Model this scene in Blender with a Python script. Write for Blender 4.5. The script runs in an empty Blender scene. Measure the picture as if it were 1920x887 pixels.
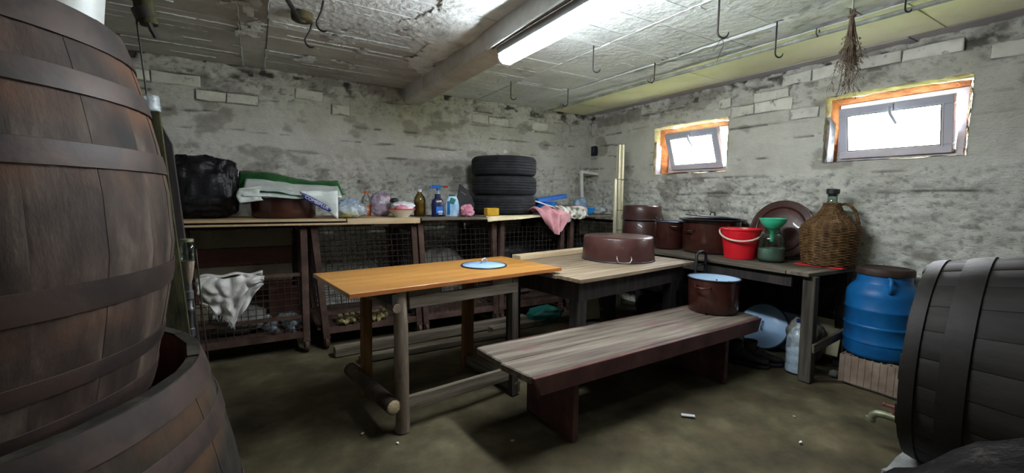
import bpy, bmesh, math, random
import numpy as np
from mathutils import Vector, Matrix, Euler

S = bpy.context.scene
COL = S.collection
PI = math.pi

# ---------------------------------------------------------------- camera
cam_d = bpy.data.cameras.new('camera')
cam_d.sensor_width = 36.0
cam_d.lens = 15.0
cam_d.clip_start = 0.02
cam = bpy.data.objects.new('camera', cam_d)
COL.objects.link(cam)
cam.matrix_world = Matrix(((0.85879063, 0.03418549, -0.5111849, 0.0),
                           (-0.51212916, 0.08498641, -0.85469353, 0.0),
                           (0.01422565, 0.99579549, 0.09049292, 1.2),
                           (0, 0, 0, 1)))
S.camera = cam

# ---------------------------------------------------------------- world: bright overcast sky
W = bpy.data.worlds.new('world'); S.world = W
W.use_nodes = True
wn = W.node_tree; wn.nodes.clear()
wo = wn.nodes.new('ShaderNodeOutputWorld')
wb = wn.nodes.new('ShaderNodeBackground')
wb.inputs['Color'].default_value = (0.93, 0.94, 1.0, 1)
wb.inputs['Strength'].default_value = 17.0
wn.links.new(wb.outputs[0], wo.inputs[0])
LAMP_STRENGTH = 30.0

# ---------------------------------------------------------------- exposure
S.view_settings.view_transform = 'Standard'
S.view_settings.look = 'None'
S.view_settings.gamma = 1.0
S.view_settings.use_curve_mapping = False
S.view_settings.exposure = 1.88
S.cycles.use_denoising = True
S.cycles.max_bounces = 8
S.cycles.diffuse_bounces = 5
S.cycles.transparent_max_bounces = 12
S.cycles.sample_clamp_indirect = 8.0

# ---------------------------------------------------------------- noise helpers
def vnoise(x, y, seed=0):
    xi = np.floor(x).astype(np.int64); yi = np.floor(y).astype(np.int64)
    fx = x - xi; fy = y - yi
    fx = fx * fx * (3 - 2 * fx); fy = fy * fy * (3 - 2 * fy)
    def h(a, b):
        n = (a * 374761393 + b * 668265263 + seed * 982451653) & 0xFFFFFFFF
        n = ((n ^ (n >> 13)) * 1274126177) & 0xFFFFFFFF
        n = n ^ (n >> 16)
        return (n & 0xFFFF) / 65535.0
    return ((h(xi, yi) * (1 - fx) + h(xi + 1, yi) * fx) * (1 - fy)
            + (h(xi, yi + 1) * (1 - fx) + h(xi + 1, yi + 1) * fx) * fy)
def fbm(x, y, seed=0, o=4):
    s = 0; a = 0.5; t = 0
    for i in range(o):
        s = s + a * vnoise(x * 2 ** i + 17.3 * i, y * 2 ** i - 9.1 * i, seed + i); t += a; a *= 0.5
    return s / t
def sstep(a, b, x):
    t = np.clip((x - a) / (b - a), 0, 1)
    return t * t * (3 - 2 * t)
def lerp(a, b, t): return a + (b - a) * t
def interp(prof, z):
    for (z0, r0), (z1, r1) in zip(prof, prof[1:]):
        if z <= z1: return lerp(r0, r1, (z - z0) / (z1 - z0))
    return prof[-1][1]

# ---------------------------------------------------------------- mesh builder
class MB:
    def __init__(self): self.v = []; self.f = []
    def add(self, vs, fs):
        o = len(self.v); self.v += [tuple(p) for p in vs]
        self.f += [tuple(i + o for i in q) for q in fs]; return self
    def box(self, c, s, R=None, rz=0, taper=None):
        x, y, z = s[0] / 2, s[1] / 2, s[2] / 2
        P = [Vector(p) for p in ((-x,-y,-z),(x,-y,-z),(x,y,-z),(-x,y,-z),(-x,-y,z),(x,-y,z),(x,y,z),(-x,y,z))]
        if taper:
            for i in range(4, 8): P[i].x *= taper; P[i].y *= taper
        if R is None and rz: R = Matrix.Rotation(rz, 3, 'Z')
        if R is not None: P = [R @ p for p in P]
        c = Vector(c)
        return self.add([p + c for p in P], [(0,3,2,1),(4,5,6,7),(0,1,5,4),(1,2,6,5),(2,3,7,6),(3,0,4,7)])
    def bar(self, p, q, w, h, up=(0, 0, 1)):
        p = Vector(p); q = Vector(q); d = (q - p).normalized(); up = Vector(up)
        if abs(d.dot(up)) > .98: up = Vector((0, 1, 0))
        s = d.cross(up).normalized(); u = s.cross(d)
        vs = []
        for a in (p, q):
            for i, j in ((-1, -1), (1, -1), (1, 1), (-1, 1)): vs.append(a + s * w / 2 * i + u * h / 2 * j)
        return self.add(vs, [(0,1,2,3),(7,6,5,4),(0,4,5,1),(1,5,6,2),(2,6,7,3),(3,7,4,0)])
    def tube(self, pts, r, n=8, cap=True, closed=False):
        pts = [Vector(p) for p in pts]; m = len(pts)
        rs = r if isinstance(r, (list, tuple)) else [r] * m
        t0 = (pts[1] - pts[0]).normalized()
        ref = Vector((0, 0, 1)) if abs(t0.z) < .9 else Vector((1, 0, 0))
        u = t0.cross(ref).normalized(); vs = []; fs = []
        for i, p in enumerate(pts):
            if closed: t = pts[(i + 1) % m] - pts[i - 1]
            else: t = pts[min(i + 1, m - 1)] - pts[max(i - 1, 0)]
            t = t.normalized(); u = (u - t * u.dot(t))
            u = u.normalized() if u.length > 1e-6 else t.orthogonal().normalized()
            w = t.cross(u)
            for k in range(n):
                a = 2 * PI * k / n
                vs.append(p + (u * math.cos(a) + w * math.sin(a)) * rs[i])
        for i in range(m if closed else m - 1):
            j = (i + 1) % m
            for k in range(n):
                l = (k + 1) % n; fs.append((i * n + k, i * n + l, j * n + l, j * n + k))
        if cap and not closed:
            fs.append(tuple(range(n - 1, -1, -1))); fs.append(tuple((m - 1) * n + k for k in range(n)))
        return self.add(vs, fs)
    def lathe(self, prof, n=32, c=(0, 0, 0), R=None, sx=1, sy=1):
        c = Vector(c); vs = []; fs = []; ring = []
        for r, z in prof:
            if r < 1e-6: ring.append((len(vs),)); vs.append(Vector((0, 0, z)))
            else:
                ring.append(tuple(range(len(vs), len(vs) + n)))
                for k in range(n):
                    a = 2 * PI * k / n; vs.append(Vector((r * math.cos(a) * sx, r * math.sin(a) * sy, z)))
        for A, B in zip(ring, ring[1:]):
            for k in range(n):
                l = (k + 1) % n
                if len(A) == 1 and len(B) == 1: continue
                if len(A) == 1: fs.append((A[0], B[l], B[k]))
                elif len(B) == 1: fs.append((A[k], A[l], B[0]))
                else: fs.append((A[k], A[l], B[l], B[k]))
        if R is not None: vs = [R @ p for p in vs]
        return self.add([p + c for p in vs], fs)
    def grid(self, fn, nu, nv, wrap=False):
        vs = [fn(i / (nu if wrap else nu - 1), j / (nv - 1)) for j in range(nv) for i in range(nu)]; fs = []
        for j in range(nv - 1):
            for i in range(nu if wrap else nu - 1):
                k = (i + 1) % nu; fs.append((j * nu + i, j * nu + k, (j + 1) * nu + k, (j + 1) * nu + i))
        return self.add(vs, fs)
    def prism(self, poly, z0, z1, R=None, c=(0, 0, 0)):
        n = len(poly); vs = [Vector((x, y, z0)) for x, y in poly] + [Vector((x, y, z1)) for x, y in poly]
        if R is not None: vs = [R @ p for p in vs]
        c = Vector(c)
        return self.add([p + c for p in vs], [tuple(range(n - 1, -1, -1)), tuple(range(n, 2 * n))] +
                        [(i, (i + 1) % n, n + (i + 1) % n, n + i) for i in range(n)])
    def build(self, name, m, parent=None, smooth=None, bevel=0, seg=1, solid=0, sub=0):
        me = bpy.data.meshes.new(name)
        me.from_pydata(self.v, [], self.f)
        bm = bmesh.new(); bm.from_mesh(me)
        if len(bm.faces) < 60000: bmesh.ops.recalc_face_normals(bm, faces=bm.faces)
        bm.to_mesh(me); bm.free()
        if m: me.materials.append(m)
        if smooth is not None:
            me.polygons.foreach_set('use_smooth', [True] * len(me.polygons))
            if smooth < 180: me.set_sharp_from_angle(angle=math.radians(smooth))
        o = bpy.data.objects.new(name, me); COL.objects.link(o)
        if parent: o.parent = parent
        if solid:
            d = o.modifiers.new('solid', 'SOLIDIFY'); d.thickness = solid; d.offset = 0
        if sub:
            d = o.modifiers.new('sub', 'SUBSURF'); d.levels = sub; d.render_levels = sub
        if bevel:
            d = o.modifiers.new('bevel', 'BEVEL'); d.width = bevel; d.segments = seg; d.limit_method = 'ANGLE'
        return o

def tag(o, label=None, cat=None, group=None, kind=None):
    if label: o['label'] = label
    if cat: o['category'] = cat
    if group: o['group'] = group
    if kind: o['kind'] = kind
    return o
def thing(name, label, cat, loc=(0, 0, 0), rz=0, group=None):
    o = bpy.data.objects.new(name, None); COL.objects.link(o)
    o.empty_display_size = .05
    o.location = loc; o.rotation_euler = (0, 0, rz)
    return tag(o, label, cat, group)
def struct(o): o['kind'] = 'structure'; return o
def copy_part(o, parent, rz=None, loc=None):
    c = o.copy(); COL.objects.link(c); c.parent = parent
    if rz is not None: c.rotation_euler = (0, 0, rz)
    if loc is not None: c.location = loc
    return c
def dup(root, loc, rz, label, group=None):
    r = root.copy(); COL.objects.link(r); r.location = loc; r.rotation_euler = (0, 0, rz)
    r['label'] = label
    if group: r['group'] = group
    for ch in list(root.children):
        c = ch.copy(); COL.objects.link(c); c.parent = r
        for g in ch.children:
            d = g.copy(); COL.objects.link(d); d.parent = c
    return r

# ---------------------------------------------------------------- materials
def mk(name, stops, scale=4., stretch=(1, 1, 1), detail=6., rough=.7, bump=.25, bscale=None, bdist=.01, metal=0., rand=0.,
       dirt=None, spec=.4, coat=0., trans=0., alpha=1., ior=1.45, rvar=0., dist=0., sss=0., rings=None):
    m = bpy.data.materials.new(name); m.use_nodes = True
    nt = m.node_tree; N = nt.nodes; L = nt.links; b = N['Principled BSDF']
    tc = N.new('ShaderNodeTexCoord'); mp = N.new('ShaderNodeMapping')
    mp.inputs['Scale'].default_value = [scale * s for s in stretch]
    L.new(tc.outputs['Object'], mp.inputs['Vector'])
    if rand:
        oi = N.new('ShaderNodeObjectInfo'); ml = N.new('ShaderNodeMath'); ml.operation = 'MULTIPLY'; ml.inputs[1].default_value = 37.
        L.new(oi.outputs['Random'], ml.inputs[0]); cb = N.new('ShaderNodeCombineXYZ')
        for i in range(3): L.new(ml.outputs[0], cb.inputs[i])
        L.new(cb.outputs[0], mp.inputs['Location'])
    n = N.new('ShaderNodeTexNoise'); n.inputs['Scale'].default_value = 1.; n.inputs['Detail'].default_value = detail
    n.inputs['Roughness'].default_value = .6; n.inputs['Distortion'].default_value = dist
    L.new(mp.outputs[0], n.inputs['Vector'])
    cr = N.new('ShaderNodeValToRGB'); e = cr.color_ramp.elements
    pos = [.32 + .36 * i / max(1, len(stops) - 1) for i in range(len(stops))]
    while len(e) < len(stops): e.new(.5)
    for i, s in enumerate(stops): e[i].position = pos[i]; e[i].color = (*s, 1)
    L.new(n.outputs[0], cr.inputs[0]); col = cr.outputs[0]
    if dirt:
        dc, lo, hi, ds, amt = dirt
        n3 = N.new('ShaderNodeTexNoise'); n3.inputs['Scale'].default_value = ds; n3.inputs['Detail'].default_value = 8; n3.inputs['Roughness'].default_value = .68
        L.new(tc.outputs['Object'], n3.inputs['Vector'])
        mr = N.new('ShaderNodeMapRange'); mr.inputs[1].default_value = lo; mr.inputs[2].default_value = hi; mr.inputs[4].default_value = amt
        L.new(n3.outputs[0], mr.inputs[0])
        mx = N.new('ShaderNodeMix'); mx.data_type = 'RGBA'; mx.inputs[7].default_value = (*dc, 1)
        L.new(mr.outputs[0], mx.inputs[0]); L.new(col, mx.inputs[6]); col = mx.outputs[2]
    if rings:       # rust that has run from each hoop onto the wood next to it
        zs, zmax, rc, amt = rings
        sx = N.new('ShaderNodeSeparateXYZ'); L.new(tc.outputs['Object'], sx.inputs[0])
        wn_ = N.new('ShaderNodeTexNoise'); wn_.inputs['Scale'].default_value = 6.; wn_.inputs['Detail'].default_value = 5; L.new(tc.outputs['Object'], wn_.inputs['Vector'])
        wm = N.new('ShaderNodeMath'); wm.operation = 'MULTIPLY_ADD'; wm.inputs[1].default_value = .06; L.new(wn_.outputs[0], wm.inputs[0]); L.new(sx.outputs[2], wm.inputs[2])
        dv = N.new('ShaderNodeMath'); dv.operation = 'DIVIDE'; dv.inputs[1].default_value = zmax; L.new(wm.outputs[0], dv.inputs[0])
        rr = N.new('ShaderNodeValToRGB'); re_ = rr.color_ramp.elements; pts_ = []
        for z in zs: pts_ += [((z - .075 + .03) / zmax, 0.), ((z - .015 + .03) / zmax, 1.), ((z + .02 + .03) / zmax, .8), ((z + .05 + .03) / zmax, 0.)]
        pts_ = pts_[:30]
        while len(re_) < len(pts_): re_.new(.5)
        for el, (p, k) in zip(re_, pts_): el.position = min(1, max(0, p)); el.color = (k, k, k, 1)
        L.new(dv.outputs[0], rr.inputs[0])
        n5 = N.new('ShaderNodeTexNoise'); n5.inputs['Scale'].default_value = 3.; n5.inputs['Detail'].default_value = 7; L.new(tc.outputs['Object'], n5.inputs['Vector'])
        r5 = N.new('ShaderNodeMapRange'); r5.inputs[1].default_value = .40; r5.inputs[2].default_value = .62; r5.inputs[4].default_value = amt; L.new(n5.outputs[0], r5.inputs[0])
        m5 = N.new('ShaderNodeMath'); m5.operation = 'MULTIPLY'; L.new(rr.outputs[0], m5.inputs[0]); L.new(r5.outputs[0], m5.inputs[1])
        x5 = N.new('ShaderNodeMix'); x5.data_type = 'RGBA'; x5.inputs[7].default_value = (*rc, 1); L.new(m5.outputs[0], x5.inputs[0]); L.new(col, x5.inputs[6]); col = x5.outputs[2]
    if rand:
        hs = N.new('ShaderNodeHueSaturation'); m2 = N.new('ShaderNodeMapRange')
        m2.inputs[3].default_value = 1 - rand; m2.inputs[4].default_value = 1 + rand
        L.new(oi.outputs['Random'], m2.inputs[0]); L.new(m2.outputs[0], hs.inputs['Value']); L.new(col, hs.inputs['Color']); col = hs.outputs[0]
    L.new(col, b.inputs['Base Color'])
    if rvar:
        m3 = N.new('ShaderNodeMapRange'); m3.inputs[1].default_value = .3; m3.inputs[2].default_value = .7
        m3.inputs[3].default_value = max(.02, rough - rvar); m3.inputs[4].default_value = min(1, rough + rvar)
        L.new(n.outputs[0], m3.inputs[0]); L.new(m3.outputs[0], b.inputs['Roughness'])
    else: b.inputs['Roughness'].default_value = rough
    b.inputs['Metallic'].default_value = metal; b.inputs['Specular IOR Level'].default_value = spec
    b.inputs['Coat Weight'].default_value = coat; b.inputs['Transmission Weight'].default_value = trans
    b.inputs['Alpha'].default_value = alpha; b.inputs['IOR'].default_value = ior
    if sss: b.inputs['Subsurface Weight'].default_value = sss; b.inputs['Subsurface Scale'].default_value = .02
    if bump:
        bn = N.new('ShaderNodeBump'); bn.inputs['Strength'].default_value = bump; bn.inputs['Distance'].default_value = bdist
        if bscale:
            nb = N.new('ShaderNodeTexNoise'); nb.inputs['Scale'].default_value = bscale; nb.inputs['Detail'].default_value = 6
            L.new(tc.outputs['Object'], nb.inputs['Vector']); L.new(nb.outputs[0], bn.inputs['Height'])
        else: L.new(n.outputs[0], bn.inputs['Height'])
        L.new(bn.outputs[0], b.inputs['Normal'])
    return m
def thin_glass(name, col=(1, 1, 1), gloss=.08):
    m = bpy.data.materials.new(name); m.use_nodes = True; nt = m.node_tree; N = nt.nodes; N.clear()
    o = N.new('ShaderNodeOutputMaterial'); t = N.new('ShaderNodeBsdfTransparent'); g = N.new('ShaderNodeBsdfGlossy'); x = N.new('ShaderNodeMixShader')
    t.inputs[0].default_value = (*col, 1); g.inputs['Roughness'].default_value = .04
    lw = N.new('ShaderNodeLayerWeight'); lw.inputs[0].default_value = .35; mr = N.new('ShaderNodeMapRange'); mr.inputs[3].default_value = gloss * .4; mr.inputs[4].default_value = min(1, gloss * 6)
    nt.links.new(lw.outputs['Fresnel'], mr.inputs[0])
    nt.links.new(mr.outputs[0], x.inputs[0]); nt.links.new(t.outputs[0], x.inputs[1]); nt.links.new(g.outputs[0], x.inputs[2]); nt.links.new(x.outputs[0], o.inputs[0])
    return m
def thin_film(name, col, opac, rough=.25):
    """clear crinkled plastic film: partly see-through, partly pale and shiny"""
    m = bpy.data.materials.new(name); m.use_nodes = True; nt = m.node_tree; N = nt.nodes; b = N['Principled BSDF']; o = N['Material Output']
    t = N.new('ShaderNodeBsdfTransparent'); x = N.new('ShaderNodeMixShader')
    b.inputs['Base Color'].default_value = (*col, 1); b.inputs['Roughness'].default_value = rough
    tc = N.new('ShaderNodeTexCoord'); n = N.new('ShaderNodeTexNoise'); n.inputs['Scale'].default_value = 22; n.inputs['Detail'].default_value = 5
    nt.links.new(tc.outputs['Object'], n.inputs['Vector'])
    mr = N.new('ShaderNodeMapRange'); mr.inputs[1].default_value = .35; mr.inputs[2].default_value = .65; mr.inputs[3].default_value = max(0, opac - .25); mr.inputs[4].default_value = min(1, opac + .25)
    bn = N.new('ShaderNodeBump'); bn.inputs['Strength'].default_value = .6; bn.inputs['Distance'].default_value = .01
    nt.links.new(n.outputs[0], bn.inputs['Height']); nt.links.new(bn.outputs[0], b.inputs['Normal'])
    nt.links.new(n.outputs[0], mr.inputs[0]); nt.links.new(mr.outputs[0], x.inputs[0])
    nt.links.new(t.outputs[0], x.inputs[1]); nt.links.new(b.outputs[0], x.inputs[2]); nt.links.new(x.outputs[0], o.inputs[0])
    return m
def flat(name, c, rough=.5, metal=0, coat=0, bump=0.05, var=.15, spec=.5, sss=0):
    d = tuple(max(0, k * (1 - var)) for k in c); u = tuple(min(1, k * (1 + var)) for k in c)
    return mk(name, [d, c, u], scale=6, rough=rough, metal=metal, coat=coat, bump=bump, bscale=60, bdist=.004, spec=spec, sss=sss)

def wall_mat(name):
    """whitewashed rough masonry; the mesh says where the wash has chipped off (grey mortar) and where pits hold soot"""
    m = bpy.data.materials.new(name); m.use_nodes = True; nt = m.node_tree; N = nt.nodes; L = nt.links; b = N['Principled BSDF']
    at = N.new('ShaderNodeAttribute'); at.attribute_name = 'wear'
    sp = N.new('ShaderNodeSeparateColor'); L.new(at.outputs['Color'], sp.inputs[0])
    tc = N.new('ShaderNodeTexCoord')
    mpv = N.new('ShaderNodeMapping'); mpv.inputs['Scale'].default_value = (1, 1, 2.1); L.new(tc.outputs['Object'], mpv.inputs['Vector']); vec = mpv.outputs[0]
    def noise(s, d=6, r=.6, flat_=False):
        n = N.new('ShaderNodeTexNoise'); n.inputs['Scale'].default_value = s; n.inputs['Detail'].default_value = d; n.inputs['Roughness'].default_value = r
        L.new(vec if flat_ else tc.outputs['Object'], n.inputs['Vector']); return n.outputs[0]
    def ramp(src, st):
        c = N.new('ShaderNodeValToRGB'); e = c.color_ramp.elements
        while len(e) < len(st): e.new(.5)
        for i, (p, k) in enumerate(st): e[i].position = p; e[i].color = (*k, 1)
        L.new(src, c.inputs[0]); return c.outputs[0]
    def mix(f, a, c):
        x = N.new('ShaderNodeMix'); x.data_type = 'RGBA'; L.new(f, x.inputs[0])
        if isinstance(a, tuple): x.inputs[6].default_value = (*a, 1)
        else: L.new(a, x.inputs[6])
        if isinstance(c, tuple): x.inputs[7].default_value = (*c, 1)
        else: L.new(c, x.inputs[7])
        return x.outputs[2]
    def rng(src, a, c, lo=0, hi=1):
        r = N.new('ShaderNodeMapRange'); r.inputs[1].default_value = a; r.inputs[2].default_value = c; r.inputs[3].default_value = lo; r.inputs[4].default_value = hi
        L.new(src, r.inputs[0]); return r.outputs[0]
    white = ramp(noise(3.2), [(.3, (.60, .59, .52)), (.5, (.73, .725, .66)), (.7, (.80, .80, .745))])
    grey = ramp(noise(9.), [(.3, (.24, .22, .185)), (.6, (.43, .41, .36))])
    c = mix(sp.outputs[1], white, grey)
    # fine soot specks, denser where the surface is rough
    sk = N.new('ShaderNodeMath'); sk.operation = 'MULTIPLY'; L.new(rng(noise(40., 9, .75, True), .55, .63), sk.inputs[0]); L.new(rng(sp.outputs[2], .1, .9, .08, .7), sk.inputs[1])
    c = mix(sk.outputs[0], c, (.19, .175, .145))
    c = mix(rng(noise(1.7, 5), .56, .78, 0, .45), c, (.38, .355, .30))
    c = mix(sp.outputs[0], c, (.075, .067, .056))
    L.new(c, b.inputs['Base Color']); b.inputs['Roughness'].default_value = .93; b.inputs['Specular IOR Level'].default_value = .2
    bn = N.new('ShaderNodeBump'); bn.inputs['Strength'].default_value = .9; bn.inputs['Distance'].default_value = .016
    L.new(noise(44., 9, .68, True), bn.inputs['Height']); L.new(bn.outputs[0], b.inputs['Normal'])
    return m

MAT = {}
MAT['wall'] = wall_mat('whitewashed_masonry')
MAT['brick'] = mk('whitewashed_brick', [(.62, .61, .545), (.75, .745, .68), (.81, .81, .76)], scale=9, rough=.92, bump=.5, bscale=45, bdist=.008, rand=.10, dirt=((.10, .09, .075), .58, .66, 14, .8))
MAT['ceil'] = mk('painted_concrete', [(.64, .67, .68), (.74, .775, .785), (.81, .845, .855)], scale=3, rough=.9, bump=1., bscale=22, bdist=.014, rand=.06, dirt=((.30, .28, .25), .58, .72, 5, .7))
MAT['ceil_bare'] = mk('bare_stained_concrete', [(.37, .355, .325), (.48, .465, .43), (.59, .58, .55)], scale=2.2, rough=.92, bump=.45, bscale=28, bdist=.008, rand=.10, dirt=((.60, .61, .60), .60, .66, 5.5, .8))
MAT['ceil_white'] = mk('thick_white_limewash', [(.48, .50, .49), (.76, .79, .79), (.84, .87, .87)], scale=7, rough=.9, bump=.9, bscale=22, bdist=.02, rand=.03)
MAT['ceil_yellow_lit'] = mk('yellow_limewash_and_window_light', [(.74, .74, .46), (.84, .83, .56), (.86, .86, .63)], scale=3, rough=.9, bump=.4, bscale=30, bdist=.006)  # yellow paint whose colour also carries window light bounced off the grass
MAT['ceil_shade'] = mk('mauve_ceiling_shade', [(.46, .43, .45), (.56, .53, .55)], scale=4, rough=.9, bump=.4, bscale=30, bdist=.006)  # shade beside the windowed wall, put into the concrete's colour
MAT['beam'] = mk('greyish_beam_paint', [(.46, .445, .42), (.56, .545, .52), (.64, .635, .615)], scale=3.5, rough=.9, bump=.3, bscale=40, bdist=.006, dirt=((.36, .28, .23), .50, .70, 2.0, .8))
MAT['ridge'] = flat('white_seam_lime', (.70, .73, .73), .9)
MAT['floor'] = mk('damp_earthy_concrete', [(.036, .031, .0175), (.077, .066, .036), (.140, .123, .073)], scale=3.4, detail=10, rough=.85, bump=.35, bscale=26, bdist=.008, spec=.25, rvar=.12, dirt=((.085, .060, .034), .50, .66, 4.5, .6))
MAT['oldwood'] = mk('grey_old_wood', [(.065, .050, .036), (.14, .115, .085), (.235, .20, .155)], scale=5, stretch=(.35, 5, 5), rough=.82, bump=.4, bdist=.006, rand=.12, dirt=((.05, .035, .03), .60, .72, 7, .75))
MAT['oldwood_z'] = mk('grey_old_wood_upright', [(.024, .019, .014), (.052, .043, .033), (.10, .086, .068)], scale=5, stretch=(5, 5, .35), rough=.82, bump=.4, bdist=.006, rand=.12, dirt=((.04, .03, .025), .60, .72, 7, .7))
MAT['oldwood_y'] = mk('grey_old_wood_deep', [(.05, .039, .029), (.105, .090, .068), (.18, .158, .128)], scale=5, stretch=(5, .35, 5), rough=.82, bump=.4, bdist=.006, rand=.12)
MAT['benchtop'] = mk('worn_bench_wood', [(.052, .036, .030), (.125, .102, .080), (.21, .185, .148)], scale=4, stretch=(.3, 6, 6), rough=.75, bump=.4, bdist=.006, rand=.06, dirt=((.13, .055, .055), .54, .70, 4, .7))
MAT['maroon'] = mk('worn_maroon_paint', [(.042, .017, .017), (.078, .029, .028), (.12, .052, .045)], scale=6, rough=.55, bump=.25, bscale=40, bdist=.004, dirt=((.16, .12, .10), .64, .72, 12, .6))
MAT['orange'] = mk('orange_veneer', [(.31, .132, .028), (.39, .180, .040), (.45, .22, .055)], scale=2.2, stretch=(.25, 4, 1), rough=.38, bump=.03, coat=.15, rvar=.08)
MAT['orange_edge'] = mk('reddish_board_edge', [(.30, .10, .028), (.40, .15, .04)], scale=8, rough=.5, bump=.05)
MAT['tablegrey'] = mk('worn_tan_planks', [(.10, .072, .047), (.205, .155, .103), (.32, .255, .18)], scale=4, stretch=(.3, 6, 6), rough=.6, bump=.35, bdist=.005, rand=.10, dirt=((.07, .05, .04), .60, .72, 5, .6))
MAT['orangeleg'] = mk('orange_brown_timber', [(.075, .036, .013), (.15, .072, .023), (.22, .115, .042)], scale=5, stretch=(5, 5, .5), rough=.8, bump=.3, bdist=.006)
MAT['log'] = mk('peeled_round_timber', [(.085, .062, .045), (.18, .137, .102), (.28, .225, .172)], scale=5, stretch=(4, 4, .6), rough=.85, bump=.5, bdist=.01, dirt=((.05, .03, .025), .6, .7, 9, .7))
MAT['bark'] = mk('dark_bark', [(.025, .018, .013), (.06, .042, .03), (.11, .08, .055)], scale=7, rough=.9, bump=.7, bdist=.015)
MAT['cutwood'] = mk('split_log_end', [(.22, .12, .05), (.52, .40, .24), (.64, .52, .34)], scale=18, rough=.8, bump=.5, bdist=.01)
MAT['darkwood'] = mk('black_stained_wood', [(.012, .010, .010), (.024, .020, .019), (.045, .035, .032)], scale=6, stretch=(4, 4, .5), rough=.7, bump=.3, bdist=.005, rand=.15)
MAT['stave'] = mk('old_cask_oak', [(0.011, 0.0074, 0.0055), (0.0323, 0.0199, 0.0137), (0.0638, 0.0429, 0.0311), (0.1318, 0.1014, 0.0784)], scale=8, stretch=(1.5, 1.5, .55), detail=10, rough=.72, bump=.7, bdist=.008, rand=.16, dirt=((.018, .009, .007), .50, .66, 2.4, .8), rings=((.399, .681, .826, .937), 1.1, (.13, .052, .020), .9))
MAT['stave2'] = mk('mossy_dark_cask_oak', [(0.005, 0.004, 0.0028), (0.0136, 0.0112, 0.0074), (0.026, 0.0223, 0.0155), (0.0465, 0.0397, 0.0298)], scale=8, stretch=(1.5, 1.5, .6), detail=10, rough=.75, bump=.7, bdist=.008, rand=.16, dirt=((.016, .008, .006), .52, .68, 2.4, .7), rings=((.575, .69), 1.1, (.085, .040, .017), .9))
MAT['stave3'] = mk('blackened_cask_oak', [(0.0064, 0.0051, 0.0042), (0.0144, 0.0117, 0.0095), (0.0288, 0.0234, 0.0198)], scale=3.4, stretch=(3, 3, .6), rough=.7, bump=.45, bdist=.006, rand=.15)
MAT['tubinside'] = mk('wine_stained_oak', [(.05, .014, .009), (.12, .036, .02), (.22, .075, .036)], scale=4, stretch=(2, 2, .8), rough=.6, bump=.3, bdist=.005)
MAT['hoop'] = mk('rusted_hoop_iron', [(0.0197, 0.014, 0.0121), (0.0426, 0.032, 0.0289), (0.123, 0.1053, 0.1076)], scale=5, rough=.55, bump=.3, bscale=40, bdist=.003, metal=.3, dirt=((.055, .028, .016), .46, .60, 5, .75))
MAT['hoop3'] = mk('black_hoop_iron', [(0.0093, 0.0076, 0.0066), (0.0195, 0.0161, 0.014)], scale=8, rough=.6, bump=.3, bscale=40, bdist=.003, metal=.3)
MAT['rust'] = mk('rusty_brown_steel', [(.045, .024, .018), (.080, .045, .034), (.12, .075, .06)], scale=9, rough=.75, bump=.3, bscale=50, bdist=.003, metal=.2, rand=.12)
MAT['wire'] = mk('dark_wire', [(.03, .022, .018), (.06, .046, .04)], scale=20, rough=.65, bump=0, metal=.4)
MAT['steel'] = mk('dull_grey_steel', [(.12, .12, .12), (.22, .22, .22)], scale=12, rough=.45, bump=.1, bscale=60, bdist=.002, metal=.7)
MAT['chrome'] = mk('bright_wire', [(.45, .45, .45), (.6, .6, .6)], scale=12, rough=.3, bump=0, metal=.9)
MAT['rubber'] = mk('black_tyre_rubber', [(.012, .013, .016), (.022, .024, .029), (.034, .036, .042)], scale=10, rough=.72, bump=.2, bscale=90, bdist=.002, spec=.35)
MAT['ply'] = mk('plywood_face', [(.30, .20, .11), (.42, .30, .17), (.52, .39, .24)], scale=3, stretch=(.4, 4, 4), rough=.75, bump=.15, bdist=.004)
MAT['paleplank'] = mk('pale_new_plank', [(.38, .28, .17), (.50, .39, .25), (.58, .47, .32)], scale=3, stretch=(.4, 5, 5), rough=.7, bump=.15, bdist=.004)
MAT['enamel'] = mk('brown_enamel', [(.032, .0095, .0068), (.046, .0135, .0095), (.06, .018, .012)], scale=5, rough=.22, bump=.05, bscale=25, bdist=.004, coat=.3, spec=.5)
MAT['enamel_dull'] = mk('dull_brown_enamel', [(.042, .0165, .0145), (.058, .0225, .0195), (.078, .033, .028)], scale=6, rough=.38, bump=.08, bscale=25, bdist=.004, coat=.2, dirt=((.20, .15, .15), .55, .75, 5, .4))
MAT['blueenamel'] = mk('light_blue_enamel', [(.22, .36, .56), (.27, .42, .63), (.33, .48, .68)], scale=5, rough=.28, bump=.05, bscale=25, bdist=.003, coat=.25, dirt=((.10, .14, .22), .66, .74, 8, .5))
MAT['paleblue'] = mk('pale_blue_enamel', [(.38, .52, .66), (.46, .60, .74)], scale=5, rough=.3, bump=.03, bscale=25, bdist=.003, coat=.2)
MAT['darkrim'] = mk('dark_blue_black_rim', [(.014, .016, .026), (.03, .033, .045)], scale=9, rough=.35, bump=0)
MAT['redplastic'] = flat('red_plastic', (.62, .012, .022), .34, var=.06, sss=.1)
MAT['ivory'] = flat('ivory_plastic', (.68, .55, .46), .45, var=.08)
MAT['greenplastic'] = flat('green_plastic', (.045, .50, .28), .4, var=.08, sss=.1)
MAT['drumblue'] = mk('blue_drum_plastic', [(.005, .088, .27), (.008, .13, .37), (.014, .18, .46)], scale=3, rough=.42, bump=.06, bscale=14, bdist=.006, spec=.4, dirt=((.02, .07, .16), .6, .75, 7, .5))
MAT['drumlid'] = mk('brown_black_plastic', [(.03, .017, .013), (.065, .038, .03)], scale=8, rough=.6, bump=.1, bscale=40)
MAT['block'] = mk('clay_hollow_block', [(.20, .145, .11), (.29, .215, .165), (.37, .29, .235)], scale=7, rough=.93, bump=.4, bscale=50, bdist=.005)
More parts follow.
